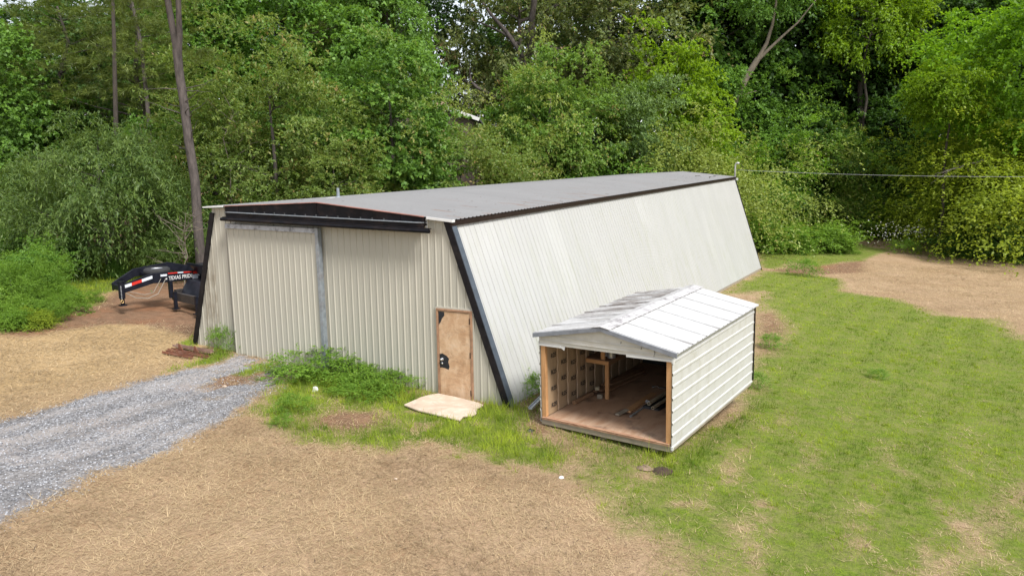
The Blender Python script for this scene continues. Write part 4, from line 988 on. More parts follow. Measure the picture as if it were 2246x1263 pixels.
# main frame front, with legs
mb = MB(); mb.box(.1, 2.5, 1.60, 1.70, .27, .56); tobj(mb, 'front_crossmember', M_TRAILERDUSTY, bevel=.01)
mb = MB(); mb.hexa([(.1, 1.9, .45), (2.3, 1.9, .45), (2.3, 2.9, .45), (.1, 2.9, .45), (.1, 2.2, .9), (2.3, 2.2, .9), (2.3, 2.9, .9), (.1, 2.9, .9)]); tobj(mb, 'body_nose', M_TRAILER)
mb = MB(); mb.box(.1, .22, 1.5, 1.62, .36, .95); tobj(mb, 'frame_upright', M_TRAILER)
mb = MB(); mb.box(-.04, .14, 1.76, 5.8, .42, .60); mb.box(2.0, 2.14, 1.76, 5.8, .42, .60); tobj(mb, 'chassis_rail', M_TRAILERDUSTY)
for xx in (.45, 1.95):
    mb = MB(); mb.box(xx-.05, xx+.05, 1.50, 1.60, .03, .60); mb.box(xx-.11, xx+.11, 1.44, 1.66, -.0, .03); tobj(mb, 'jack_leg', M_TRAILER)
# dump body with raked front
mb = MB(); mb.hexa([(.05, 2.9, .72), (2.15, 2.9, .72), (2.15, 6.4, .72), (.05, 6.4, .72), (-.05, 2.35, 1.42), (2.25, 2.35, 1.42), (2.25, 6.6, 1.50), (-.05, 6.6, 1.50)]); tobj(mb, 'dump_body', M_TRAILER)
mb = MB(); mb.box(-.09, 2.29, 2.30, 2.38, 1.40, 1.48); tobj(mb, 'body_top_rail', M_TRAILER)
for xx in (-.2, 2.4):
    for yy in (4.2, 5.2):
        mb = MB(); mb.tube([(xx-.12, yy, .40), (xx+.12, yy, .40)], .40, 20); w1 = tobj(mb, 'wheel', M_TYRE)
mb = MB(); p = [(.02, .12, .72), (.06, .4, .52), (.08, .8, .44), (.08, 1.15, .55), (.06, 1.35, .85), (.05, 1.45, 1.0)]; mb.tube(p, .012, 6); mb.tube([(.02, .25, .74), (.08, .7, .58), (.08, 1.0, .62), (.06, 1.3, 1.05)], .009, 6); tobj(mb, 'cable_loop', simple('grey_hose', (.28, .26, .22), .6))
mb = MB()
for k_ in range(7):
    zz = .95-k_*.065; a = Vector((.115, -.06, zz))
    mb.tube([a+Vector((.012*math.cos(q_)*(k_ % 2), .012*math.cos(q_)*(1-k_ % 2), .03*math.sin(q_))) for q_ in np.linspace(0, 2*math.pi, 9)], .006, 5)
tobj(mb, 'safety_chain', M_GALV)
mb = MB(); mb.tube([(.12, -.06+.045*math.cos(q_), .46+.045*math.sin(q_)) for q_ in np.linspace(0, 2*math.pi, 13)], .011, 6); tobj(mb, 'hook', simple('brass_hook', (.55, .38, .16), .4, .6))

# ------------------------------------------------------------------ small things on the ground
pad = [(886, 893), (923, 876), (944, 870), (961, 868), (1002, 877), (1047, 889), (1060, 894), (1047, 901), (1045, 911), (1035, 916), (1017, 917), (1009, 926), (981, 920), (918, 906)]
pp = [gp(*p) for p in pad]; cpt = np.mean(pp, 0); mb = MB(); k0 = len(pp)
for dz in (.03, .065):
    for p in pp: mb.v.append((p[0]-cpt[0], p[1]-cpt[1], -.045*(p[0]-cpt[0])-.045*(p[1]-cpt[1])+dz))
mb.f.append(tuple(range(k0, 2*k0))); mb.f.append(tuple(range(k0))[::-1])
for i in range(k0): mb.f.append((i, (i+1) % k0, k0+(i+1) % k0, k0+i))
o = mb.obj('door_slab', M_MAT, loc=tuple(cpt), bevel=.008); tag(o, 'pale ragged edged slab lying on the grass before the tan door', 'slab')
def chan(a, b_, w_, h_, lb, m=M_RUST):
    A = Vector(gp(*a)); B = Vector(gp(*b_)); mb = MB(); d = B-A; ln_ = d.length
    mb.box(0, ln_, -w_/2, w_/2, 0, .012); mb.box(0, ln_, -w_/2, -w_/2+.012, .013, h_); mb.box(0, ln_, w_/2-.012, w_/2, .013, h_)
    o = mb.obj('rusty_beam', m, loc=A+Vector((0, 0, .02)), rot=(0, -math.atan2(d.z, d.xy.length), math.atan2(d.y, d.x))); tag(o, lb, 'beam', 'rusty steel channels by the corner of the metal building'); return o
m_rust2 = simple('pale_rust', (.24, .15, .115), .8, 0, 7, .3, dirt=(.15, .06, .035), dirt_amt=.6)
chan((360, 776), (420, 788), .13, .06, 'reddest rusty channel, the one nearest the straw').location.z += .02
chan((372, 768), (455, 786), .12, .05, 'rusty channel second from the straw, in the middle of the pile')
chan((383, 764), (466, 779), .13, .06, 'palest rusty channel, the one nearest the building', m_rust2).location.z += .05
for (px, py), lb in (((396, 772), 'left upright rusty bracket plate on the channels'), ((430, 777), 'right upright rusty bracket plate on the channels')):
    p = gp(px, py); mb = MB(); mb.hexa([(-.08, -.01, 0), (.10, -.01, 0), (.10, .01, 0), (-.08, .01, 0), (-.05, -.01, .17), (.0, -.01, .15), (.0, .01, .15), (-.05, .01, .17)]); o = mb.obj('bracket_plate', M_RUST, loc=(p[0], p[1], p[2]+.07)); tag(o, lb, 'bracket')
def lump(px, py, r, m, lb, cat, name, sq=.6):
    p = gp(px, py); mb = MB(); rr = random.Random(px)
    prof = [(0, 0), (r, .0), (r*1.05, r*.4*sq), (r*.6, r*1.0*sq), (0, r*1.25*sq)]; mb.lathe(prof, n=9)
    mb.v = [(v[0]*rr.uniform(.7, 1.3), v[1]*rr.uniform(.7, 1.3), v[2]*rr.uniform(.8, 1.2)) for v in mb.v]
    o = mb.obj(name, m, loc=(p[0], p[1], p[2])); tag(o, lb, cat); return o
lump(692, 858, .08, M_WHITE, 'crumpled white scrap lying in the green grass before the sliding door', 'litter', 'white_scrap', 1.2)
lump(1163, 945, .08, M_DARKJUNK, 'small black lump on the straw by the left shed corner', 'lump', 'black_lump', .5)
lump(1231, 1047, .05, M_WHITE, 'tiny white scrap on the straw before the shed', 'litter', 'white_scrap', .4)
lump(1452, 1035, .17, simple('dark_earth', (.05, .03, .02), .95), 'dark brown clod in the grass just before the right shed corner', 'clod', 'earth_clod', .35)
lump(1414, 1028, .14, simple('dry_root_soil', (.20, .14, .10), .95), 'paler brown root clod beside the dark clod before the shed', 'clod', 'earth_clod', .35)
lump(868, 1050, .03, M_MAT, 'small pale pebble on the straw of the foreground', 'pebble', 'pebble')
lump(492, 848, .05, M_MAT, 'pinkish stone lying in the middle of the gravel driveway', 'stone', 'loose_stone')
A = Vector(gp(1163, 905)); B = Vector(gp(1197, 880)); mb = MB(); d = B-A
mb.box(0, d.length, -.05, .05, 0, .01); mb.box(0, d.length, -.05, -.04, .012, .05); mb.box(0, d.length, .04, .05, .012, .05)
o = mb.obj('metal_channel', M_GALV, loc=A+Vector((0, 0, .08)), rot=(0, -.08, math.atan2(d.y, d.x))); tag(o, 'grey galvanised channel lying beside the left shed post', 'metal channel')

# ------------------------------------------------------------------ vegetation generators
def leaf_quads(P, A, Nn, size, aspect, fold=.12):
    A = unit(A); Sd = unit(np.cross(A, Nn)); Nn = np.cross(Sd, A); s = size[:, None]
    tip = P+A*s-Nn*s*.10; mid = P+A*s*.48
    V = np.stack([P, mid+Sd*s*aspect*.5+Nn*s*fold, tip, mid-Sd*s*aspect*.5+Nn*s*fold], 1)
    return V.reshape(-1, 3)
def crown(seed, R, nb=110, ntw=20, nl=12, size=.15, aspect=.6, bough=.8, twig=.5, droop=.5, flat=.5, inner=.5, lob=.35, bottom=-.9, top_bias=.0, up=.9):
    r = np.random.default_rng(seed); R = np.array(R, float)
    u = unit(r.normal(size=(nb*3, 3))); u = u[u[:, 2] > bottom][:nb]; nb = len(u)
    ln_ = unit(r.normal(size=(14, 3))); la = r.uniform(-.1, lob, 14)
    lobv = 1+(np.clip(u@ln_.T, 0, 1)**7*la*1.5).sum(1)-lob*.5+r.normal(0, .07, nb)
    rad = (inner+(1-inner)*r.random(nb)**.5)*lobv
    bc = u*rad[:, None]*R
    outw = unit(bc/R/R)
    bs = bough*r.uniform(.55, 1.35, nb)
    # twigs
    T = nb*ntw; bi = np.repeat(np.arange(nb), ntw)
    to = bc[bi]+r.normal(size=(T, 3))*np.array([1, 1, flat])*(bs[bi]*.45)[:, None]
    tl_boost = 1+(r.random(T) < .10)*1.1
    td = unit(outw[bi]*.8+r.normal(size=(T, 3))*.75*np.array([1, 1, .5])+np.array([0, 0, .15]))
    tl = twig*r.uniform(.5, 1.3, T)*tl_boost; btone = r.uniform(0, 1, nb)
    # leaves
    Nl = T*nl; ti = np.repeat(np.arange(T), nl); f = r.random(Nl)
    P = to[ti]+td[ti]*(tl[ti]*f)[:, None]; P[:, 2] -= droop*(tl[ti]*f)**2*1.2
    A = unit(td[ti]*.9+r.normal(size=(Nl, 3))*.65-np.array([0, 0, 1])*droop*f[:, None])
    Nn = unit(np.array([0, 0, up])+outw[bi[ti]]*.55+r.normal(size=(Nl, 3))*.45)
    sz = size*r.uniform(.65, 1.25, Nl)
    V = leaf_quads(P, A, Nn, sz, aspect)
    tone = np.clip(.30*btone[bi[ti]]+.5*r.random(Nl)+.2*f, 0, 1)
    return V, tone, bc
def bend(a, b_, n=6, wob=.12, seed=0, sag=0):
    r = random.Random(seed); a = Vector(a); b_ = Vector(b_); L_ = (b_-a).length; p = []
    for i in range(n+1):
        f = i/n; q_ = a.lerp(b_, f)
        if 0 < i < n: q_ += Vector((r.uniform(-1, 1), r.uniform(-1, 1), r.uniform(-.3, .3)))*wob*L_*.18
        q_.z -= sag*f*(1-f)*L_; p.append(q_)
    return p
def limbs(mb, base_h, top_h, bc, r0, cz, n=12, seed=0, lean=(0, 0)):
    r = random.Random(seed)
    tp = Vector((lean[0], lean[1], top_h)); pts = bend((0, 0, -.3), tp, 7, .10, seed)
    mb.tube(pts, [r0*1.15]+[r0*(1-.8*i/7) for i in range(1, 8)], 9, caps=False)
    ids = list(range(len(bc))); r.shuffle(ids)
    for k_ in ids[:n]:
        b = Vector(bc[k_])+Vector((0, 0, cz)); hz = max(base_h, min(top_h*.95, b.z-.25*(Vector((b.x, b.y, 0)).length)-.3))
        f = max(0, min(1, (hz+.3)/(top_h+.3))); i0 = min(6, int(f*7)); s0 = pts[i0].lerp(pts[i0+1], f*7-i0)
        q_ = bend(s0, b, 5, .25, seed+k_); rr = r0*(1-.75*f)*.5
        mb.tube(q_, [rr*(1-.85*j/5) for j in range(6)], 6, caps=False)
PROTO = {}
def make_proto(key, R, h, r0, bark, cz=None, nlimb=14, **kw):
    V, tone, bc = crown(kw.pop('seed'), R, **kw)
    cz = h-R[2] if cz is None else cz
    V = V+np.array([0, 0, cz])
    cm = fast_mesh(key+'_crown', V, 4, tone); mb = MB(); limbs(mb, cz*.5, h-.4*R[2], bc, r0, cz, nlimb, hash(key) % 99 if False else len(key)*7)
    tm = mb.mesh(key+'_trunk', True); PROTO[key] = (cm, tm, bark, h)
make_proto('maple', (3.3, 3.3, 4.6), 10.2, .16, M_BARK, seed=1, nb=190, ntw=18, nl=13, size=.165, aspect=.8, bough=.95, twig=.45, droop=.35, up=.8)
make_proto('maple2', (3.2, 3.0, 4.2), 9.6, .15, M_BARK, seed=2, nb=170, ntw=18, nl=13, size=.165, aspect=.8, bough=1.0, twig=.5, droop=.4)
make_proto('olive', (4.6, 4.0, 4.8), 10.0, .17, M_BARK, seed=3, nb=210, ntw=18, nl=12, size=.17, aspect=.42, bough=1.1, twig=.7, droop=.45, lob=.5)
make_proto('willow', (3.9, 3.4, 3.3), 6.6, .13, M_BARK, seed=4, nb=190, ntw=18, nl=14, size=.17, aspect=.26, bough=.95, twig=.65, droop=1.3, flat=.4, lob=.4)
make_proto('fine', (3.2, 3.2, 4.0), 9.4, .14, M_BARK, seed=5, nb=160, ntw=17, nl=13, size=.16, aspect=.5, bough=.9, twig=.6, droop=.5, lob=.5)
make_proto('oak', (6.2, 5.2, 6.0), 17.5, .38, M_BARK, seed=6, nb=190, ntw=15, nl=12, size=.26, aspect=.5, bough=1.25, twig=.8, droop=.6, lob=.6, inner=.35, nlimb=26)
make_proto('tall', (5.0, 5.0, 8.0), 20.0, .28, M_BARKDARK, seed=8, nb=230, ntw=14, nl=12, size=.27, aspect=.6, bough=1.35, twig=.9, droop=.5, lob=.5, inner=.45, nlimb=22)
make_proto('tall2', (5.6, 4.6, 7.0), 19.0, .28, M_BARKDARK, seed=9, nb=210, ntw=14, nl=12, size=.26, aspect=.7, bough=1.5, twig=.9, droop=.4, lob=.6, inner=.4, nlimb=22)
make_proto('high', (4.8, 4.2, 3.4), 20.0, .24, M_BARKDARK, cz=16.6, seed=31, nb=170, ntw=16, nl=12, size=.22, aspect=.6, bough=1.1, twig=.8, droop=.5, lob=.6, nlimb=18)
make_proto('lime', (5.2, 4.6, 5.2), 15.0, .22, M_BARKDARK, seed=32, nb=300, ntw=16, nl=11, size=.21, aspect=.6, bough=1.1, twig=.8, droop=.45, lob=.7, inner=.5, nlimb=18)
make_proto('pine', (2.6, 2.6, 4.6), 16.0, .20, M_BARK, seed=10, nb=90, ntw=12, nl=34, size=.26, aspect=.07, bough=.9, twig=.35, droop=.1, flat=.35, lob=.4, inner=.3, nlimb=24)
make_proto('bush', (2.1, 2.0, 2.5), 4.2, .05, M_BARK, cz=1.5, seed=12, nb=150, ntw=14, nl=11, size=.16, aspect=.5, bough=.55, twig=.8, droop=.25, flat=.9, inner=.3, lob=1.0, bottom=-.5, nlimb=8)
make_proto('bush2', (3.6, 3.9, 4.6), 7.5, .09, M_BARK, cz=3.2, seed=13, nb=200, ntw=14, nl=12, size=.19, aspect=.4, bough=.95, twig=1.3, droop=.2, lob=.7, bottom=-.6, nlimb=10)
make_proto('arch', (4.4, 4.1, 3.6), 5.8, .09, M_BARKPALE, cz=2.7, seed=14, nb=190, ntw=15, nl=15, size=.15, aspect=.5, bough=1.1, twig=1.7, droop=.75, flat=.5, lob=.6, bottom=-.4, nlimb=12)
make_proto('herb', (.85, .85, .55), .9, .012, L['weed'], cz=.45, seed=15, nb=46, ntw=9, nl=11, size=.085, aspect=.32, bough=.30, twig=.36, droop=.5, bottom=-.4, lob=.5, nlimb=8)
def plant(name, key, px, d, top, label, leaf, cat='tree', group=None, wid=1., rot=None, dz=0., bark=None, lean=(0, 0)):
    """stand a plant d metres forward; top = height of its tip above the ground"""
    cm, tm, bk, h = PROTO[key]; p = at(px, d) if not isinstance(px, (tuple, list)) else np.array(px, float)
    s = top/h; r = empty(name, (p[0], p[1], p[2]+dz), label, cat, group)
    a = rot if rot is not None else random.uniform(0, 6.28)
    r.rotation_euler = (lean[0], lean[1], a); r.scale = (s*wid, s*wid, s)
    for nm, me, m in (('crown' if cat == 'tree' else 'foliage', cm, L[leaf]), ('trunk' if cat == 'tree' else 'stem', tm, bark or bk)):
        o = bpy.data.objects.new(nm, me); C.objects.link(o); o.parent = r
        if not me.materials: me.materials.append(None)
        o.material_slots[0].link = 'OBJECT'; o.material_slots[0].material = m
    return r
def hz(py, d, px=1123):          # height at which the ray through (px, py) stands d metres forward
    r_ = ray(px, py); fh_ = np.array([math.sin(YAW), math.cos(YAW)])
    return CP[2]+d*r_[2]/float(r_[:2]@fh_)
def T(name, key, px, d, py, label, leaf, **kw):
    if px > 1500 and d >= 60 and d < 80: d += 9
    p = at(px, d); return plant(name, key, px, d, hz(py, d, px)-p[2], label, leaf, **kw)

# --- left group
T('drooping_tree', 'willow', 235, 33, 232, 'low drooping narrow leaved tree right above the trailer hitch', 'willow', wid=1.0, rot=.4)
T('drooping_tree', 'willow', 90, 36, 330, 'smaller drooping tree at the left picture edge behind the weeds', 'willow', wid=1.1, rot=2.4)
T('drooping_tree', 'willow', 395, 33, 470, 'lowest drooping tree, tucked against the left corner of the building', 'willow', wid=1.25, rot=4.1)
T('rusty_leaved_tree', 'olive', 610, 40, 100, 'broad olive tree with rusty leaf tips just right of the forked pine trunk', 'olive', wid=.97, rot=.3)
T('rusty_leaved_tree', 'olive', 480, 42, 215, 'lower olive tree behind the forked pine trunk', 'olive', wid=1.05, rot=2.0)
T('olive_shrub', 'fine', 735, 38.5, 300, 'yellow olive shrub tree between the rusty tree and the bright maple', 'olive', wid=1.15, rot=1.0)
T('maple_tree', 'maple', 865, 44, 78, 'bright green maple standing left of the small roof in the trees', 'maple', wid=.95, rot=0)
T('maple_tree', 'maple2', 872, 46, 250, 'shorter bright maple at the foot of the tall one', 'maple', wid=1.1, rot=1)
T('maple_tree', 'maple2', 770, 47, 190, 'bright maple half hidden behind the olive shrub tree', 'maple', wid=1.0, rot=2)
T('tall_maple', 'tall', 865, 56, -150, 'tall green maple rising above the bright maple to the top of the picture', 'maple', wid=.72, rot=0)
T('tall_maple', 'tall2', 640, 54, -120, 'tall green tree above the rusty tree, leaves shining', 'green', wid=.9, rot=1)
T('tall_maple', 'tall', 470, 52, -100, 'tall dark green tree right behind the forked pine', 'green', wid=.8, rot=3)
T('pine_tree', 'pine', 800, 60, -110, 'dark pine with level boughs left of the sky gap', 'pine', wid=1.4, rot=0)
T('olive_shrub', 'bush2', 1045, 57, 258, 'small conical olive tree under the white roof edge', 'tan', wid=.85, rot=0, cat='tree')
# --- centre
T('green_tree', 'maple2', 1145, 60, 215, 'blue green maple at the centre just right of the roof edge', 'green', wid=.8, rot=0)
T('green_tree', 'fine', 1205, 58, 100, 'pale topped green tree in the middle behind the building', 'rustgreen', wid=.9, rot=.5)
T('green_tree', 'fine', 1290, 60, 175, 'green tree flecked with rust right of the centre', 'rustgreen', wid=1.0, rot=2.2)
T('green_tree', 'maple', 1200, 62, 235, 'broad deep green tree low behind the building middle', 'green', wid=1.1, rot=2.2)
T('grey_green_tree', 'fine', 1385, 60, 162, 'soft grey green tree left of the yellow one', 'greygreen', wid=.85, rot=1.2)
T('yellow_green_tree', 'maple', 1470, 64, 108, 'yellow green tree glowing before the leaning trunk', 'yellow', wid=.85, rot=1.0)
T('oak_tree', 'oak', 1150, 74, -130, 'big open oak with dark limbs beside the sky gap', 'oak', wid=.72, rot=0)
T('oak_tree', 'oak', 1330, 76, -120, 'big dull olive oak at the top centre right of the open one', 'oak', wid=1.0, rot=2)
T('oak_tree', 'oak', 1010, 80, 170, 'low dull oak whose limb reaches over the small roof', 'oak', wid=1.0, rot=1)
# --- right wood
T('wood_tree', 'tall', 1560, 70, -130, 'tall green tree left of the leaning trunk', 'green', wid=.9, rot=0)
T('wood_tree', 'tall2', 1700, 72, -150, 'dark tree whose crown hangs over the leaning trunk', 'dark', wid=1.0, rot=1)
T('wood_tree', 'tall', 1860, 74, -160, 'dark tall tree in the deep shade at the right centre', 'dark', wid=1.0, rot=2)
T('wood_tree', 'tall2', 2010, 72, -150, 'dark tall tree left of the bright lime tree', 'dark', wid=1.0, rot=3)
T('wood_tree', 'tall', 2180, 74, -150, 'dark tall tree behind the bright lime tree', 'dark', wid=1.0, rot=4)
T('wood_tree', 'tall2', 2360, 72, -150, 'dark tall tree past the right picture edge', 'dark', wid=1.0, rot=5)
T('yellow_green_tree', 'high', 1880, 66, -60, 'yellow green crown hanging at the top right centre', 'yellow', wid=.85, rot=0, bark=M_BARKDARK)
T('lime_tree', 'lime', 2245, 59.5, -60, 'brightest lime green tree filling the upper right corner', 'lime', wid=.95, rot=1.0)
T('lime_tree', 'high', 2060, 59.7, 128, 'small lime tree reaching left below the bright corner tree', 'yellow', wid=.95, rot=2.0)
T('understorey_tree', 'maple2', 2130, 60, 190, 'blue green understorey tree below the lime tree', 'green', wid=1.0, rot=3.0)
T('understorey_tree', 'maple', 1620, 66, 190, 'dark green understorey tree behind the leaning trunk', 'green', wid=1.0, rot=3.0)
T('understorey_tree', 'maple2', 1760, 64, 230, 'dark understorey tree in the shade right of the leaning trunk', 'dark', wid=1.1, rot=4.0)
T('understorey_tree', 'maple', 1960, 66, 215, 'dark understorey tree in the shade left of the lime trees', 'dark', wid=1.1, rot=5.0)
# --- left back
T('sweetgum_tree', 'maple', 20, 42, 40, 'green sweetgum at the upper left picture corner', 'maple', wid=.9, rot=0)
T('pine_tree', 'pine', 180, 46, -60, 'pine with low sprays left of the dark trunk', 'pine', wid=1.5, rot=1)
T('pine_tree', 'pine', 330, 44, -90, 'pine left of the forked trunk, needles yellowish', 'pine', wid=1.4, rot=2)
T('wood_tree', 'tall2', 250, 60, -60, 'dark tall tree behind the left pines', 'dark', wid=.9, rot=0)
T('wood_tree', 'tall', 60, 66, 30, 'dark tree at the left below the patch of sky', 'dark', wid=.9, rot=2)
T('wood_tree', 'tall', -90, 54, -60, 'dark tree past the left picture edge', 'dark', wid=1.0, rot=3)
T('understorey_tree', 'fine', 330, 41, 250, 'thin leaved understorey tree left of the forked pine', 'green', wid=.9, rot=1)
T('understorey_tree', 'maple2', 150, 44, 220, 'leafy understorey tree behind the drooping tree', 'dark', wid=1.1, rot=1)
T('understorey_tree', 'maple2', 560, 50, 250, 'dark understorey tree low behind the rusty tree', 'dark', wid=1.2, rot=1)
# --- background row filling the gaps
fills = [(-40, 72), (150, 78), (400, 70), (560, 72), (740, 74), (850, 82), (1200, 92), (1480, 84), (1640, 86), (1790, 88), (1930, 86), (2090, 88), (2270, 86)]
words = ['far left edge of the wood', 'left pines', 'forked pine trunk', 'rusty olive tree', 'bright maple group', 'tall maple', 'open oak', 'yellow green tree', 'leaning trunk', 'shaded right wood', 'hanging yellow crown', 'small lime tree', 'lime corner tree']
for i, ((px, d), wd_) in enumerate(zip(fills, words)):
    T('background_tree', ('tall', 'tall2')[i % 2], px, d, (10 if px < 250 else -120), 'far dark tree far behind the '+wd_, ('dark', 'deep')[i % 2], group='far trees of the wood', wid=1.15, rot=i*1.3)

# --- forked pine (custom)
fp = at(436, 31.5); fk = empty('forked_pine', fp, 'tall bare pine trunk that forks near the top of the picture', 'tree')
def loc_px(px, py, d, o_):
    r_ = ray(px, py); p = CP+r_*(d/float(r_[:2]@np.array([math.sin(YAW), math.cos(YAW)]))); return Vector((p[0]-o_[0], p[1]-o_[1], p[2]-o_[2]))
d_ = 31.5
main = [Vector((0, 0, -.3))]+[loc_px(px, py, d_, fp) for px, py in ((432, 470), (428, 400), (414, 310), (404, 230), (394, 165), (388, 110))]
mb = MB(); mb.tube(main, [.22, .195, .185, .18, .175, .17, .18], 12, caps=False)
mb.tube([loc_px(px, py, d_, fp) for px, py in ((390, 125), (380, 70), (371, 20), (362, -40), (350, -140), (345, -300))], [.145, .13, .125, .12, .10, .06], 10, caps=False)
mb.tube([loc_px(px, py, d_, fp) for px, py in ((391, 125), (394, 75), (392, 30), (390, -40), (395, -140), (405, -280))], [.14, .12, .11, .10, .09, .05], 10, caps=False)
rr = random.Random(3)
for i in range(16):
    b = main[2].lerp(main[5], rr.random()); e = b+Vector((rr.uniform(-1.6, 1.6), rr.uniform(-1, .6), rr.uniform(-.3, .9))); mb.tube(bend(b, e, 5, .5, i), [.03, .024, .018, .012, .009, .005], 5, caps=False)
mb.obj('trunk', M_BARK, fk, smooth=True)
V, tone, bc = crown(77, (3.0, 2.6, 2.4), nb=60, ntw=12, nl=34, size=.24, aspect=.07, bough=.8, twig=.35, droop=.1, flat=.35, lob=.4, inner=.3)
cc = loc_px(372, -75, d_, fp); V += np.array(cc); o = link_mesh('crown', fast_mesh('crown', V, 4, tone), L['pine'], fk)
# --- leaning tree (custom)
lp = at(1548, 70); lk = empty('leaning_tree', lp, 'leaning pale trunk that forks to the upper right at the edge of the dark wood', 'tree')
d_ = 70; base = loc_px(1543, 345, d_, lp)
main = [Vector((base.x, base.y, -.4))]+[loc_px(px, py, d_, lp) for px, py in ((1546, 325), (1580, 265), (1610, 225), (1640, 165), (1662, 130))]
mb = MB(); mb.tube(main, [.54, .46, .36, .32, .29, .27], 10, caps=False)
mb.tube([loc_px(px, py, d_, lp) for px, py in ((1660, 134), (1682, 95), (1694, 55), (1702, 10), (1705, -60))], [.2, .17, .13, .1, .05], 8, caps=False)
mb.tube([loc_px(px, py, d_, lp) for px, py in ((1661, 134), (1690, 105), (1722, 75), (1750, 50), (1790, 0))], [.18, .14, .11, .08, .04], 8, caps=False)
mb.tube([loc_px(px, py, d_, lp) for px, py in ((1612, 222), (1640, 205), (1660, 200))], [.10, .07, .03], 6, caps=False)
mb.tube([loc_px(px, py, d_, lp) for px, py in ((1542, 330), (1532, 300), (1528, 275))], [.12, .09, .05], 6, caps=False)
mb.obj('trunk', M_BARKPALE, lk, smooth=True)
V1, t1, _ = crown(78, (4.0, 3.0, 2.2), nb=70, ntw=14, nl=12, size=.22, aspect=.6, bough=1.1, twig=.8, droop=.5, lob=.6)
V1 += np.array(loc_px(1700, -20, d_, lp)); V2, t2, _ = crown(79, (2.0, 2.0, 1.9), nb=40, ntw=14, nl=12, size=.22, aspect=.6, bough=1.0, twig=.8, droop=.5, lob=.6)
V2 += np.array(loc_px(1590, 190, 69, lp))
link_mesh('crown', fast_mesh('crown', np.concatenate([V1, V2]), 4, np.concatenate([t1, t2])), L['green'], lk)
# dark trunks seen between crowns
for i, (px, d, pts, r0, lb, mt) in enumerate((
    (254, 40, [(256, 560), (255, 300), (252, 180), (250, 80), (246, -30), (245, -200)], .14, 'straight dark trunk left of the forked pine', M_BARKDARK),
    (318, 42, [(345, 560), (325, 250), (312, 120), (302, 60), (288, 0), (275, -100)], .13, 'brownish trunk leaning left between the dark trunk and the forked pine', M_BARK),
    (1890, 77, [(1885, 400), (1888, 270), (1886, 200), (1892, 120), (1886, 40), (1880, -80)], .34, 'straight dark trunk in the deep shade of the right wood', M_BARKDARK),
    (1960, 79, [(1962, 400), (1960, 260), (1975, 160), (1965, 60), (1960, -80)], .22, 'thinner dark trunk right of the straight dark trunk', M_BARKDARK),
    (1165, 71, [(1150, 400), (1152, 150), (1165, 90), (1168, 30), (1180, -60)], .42, 'grey oak trunk at the top centre right of the sky gap', M_BARK))):
    p0 = at(px, d); rt = empty('tree_trunk', p0, lb, 'tree trunk'); L_ = [loc_px(a, b, d, p0) for a, b in pts]; L_[0].z = min(L_[0].z, -.3)
    mb = MB(); mb.tube(L_, [r0*(1-.11*k_) for k_ in range(len(L_))], 10, caps=False)
    if i == 2: mb.tube([loc_px(*q_, d, p0) for q_ in ((1888, 245), (1925, 225), (1960, 222), (2000, 200))], [.16, .12, .09, .04], 7, caps=False)
    if i == 4:
        mb.tube([loc_px(*q_, d, p0) for q_ in ((1152, 130), (1110, 70), (1075, 30), (1040, -20))], [.26, .2, .14, .08], 7, caps=False)
        mb.tube([loc_px(*q_, d, p0) for q_ in ((1150, 230), (1090, 215), (1045, 192), (1032, 178), (1030, 150))], [.2, .18, .16, .12, .05], 7, caps=False)
    mb.obj('trunk', mt, rt, smooth=True)
# bare twigs by the forked pine
rr = random.Random(12)
for i, (px, py, d, lb) in enumerate(((330, 330, 33.5, 'leafless grey sapling left of the forked pine trunk'), (395, 440, 30.5, 'tangle of dead twigs low against the forked pine'), (520, 250, 37.5, 'thin bare stem within the rusty tree'))):
    p = at(px, d); rt = empty('bare_sapling', p, lb, 'sapling'); mb = MB(); H = hz(py-(60 if i != 1 else -25), d, px)-p[2]
    st = bend((0, 0, 0), (rr.uniform(-.6, .6), 0, H), 7, .25, i); mb.tube(st, [(.05 if i != 1 else .03)*(1-.11*k_) for k_ in range(8)], 6, caps=False)
    for k_ in range(22):
        b = st[1].lerp(st[6], rr.random()); e = b+Vector((rr.uniform(-1.5, 1.5), rr.uniform(-1.2, .6), rr.uniform(.1, 1.2))); q_ = bend(b, e, 5, .5, k_); mb.tube(q_, [.020, .016, .012, .009, .007, .004], 4, caps=False)
        for w_ in range(2):
            s0 = q_[rr.randint(2, 4)]; mb.tube(bend(s0, s0+Vector((rr.uniform(-.5, .5), rr.uniform(-.5, .3), rr.uniform(-.1, .5))), 3, .5, k_+w_), [.009, .007, .005, .003], 4, caps=False)
    mb.obj('branches', M_BARKPALE, rt)
# dead branches
def dead(px, py, d, px2, lb, seed, n=14, size=1.):
    p = at(px, d); rt = empty('dead_branch', (p[0], p[1], hz(py, d, px)), lb, 'dead branch'); mb = MB(); rr = random.Random(seed)
    o_ = (p[0], p[1], hz(py, d, px)); e = loc_px(*px2, d, o_); st = bend((0, 0, 0), e, 6, .3, seed); mb.tube(st, [.07*size*(1-.12*k_) for k_ in range(7)], 6, caps=False)
    for k_ in range(n):
        b = st[1].lerp(st[-1], rr.random()); q_ = bend(b, b+e.normalized()*rr.uniform(.2, 1.1)*size+Vector((rr.uniform(-.5, .5), rr.uniform(-.6, .1), rr.uniform(-.9, .6)))*size, 4, .5, k_); mb.tube(q_, [.022, .017, .012, .008, .004], 4, caps=False)
    mb.obj('branches', M_DEADWOOD, rt)
dead(2155, 350, 58.0, (2075, 375), 'bleached dead branch lying over the golden bush at the right', 5, 20, 1.1)
dead(1195, 95, 70, (1230, 110), 'bare pale branch before the oak at the top centre', 6, 8)
dead(1203, 345, 57, (1200, 385), 'hanging pale dead branch over the far roof edge', 7, 6)
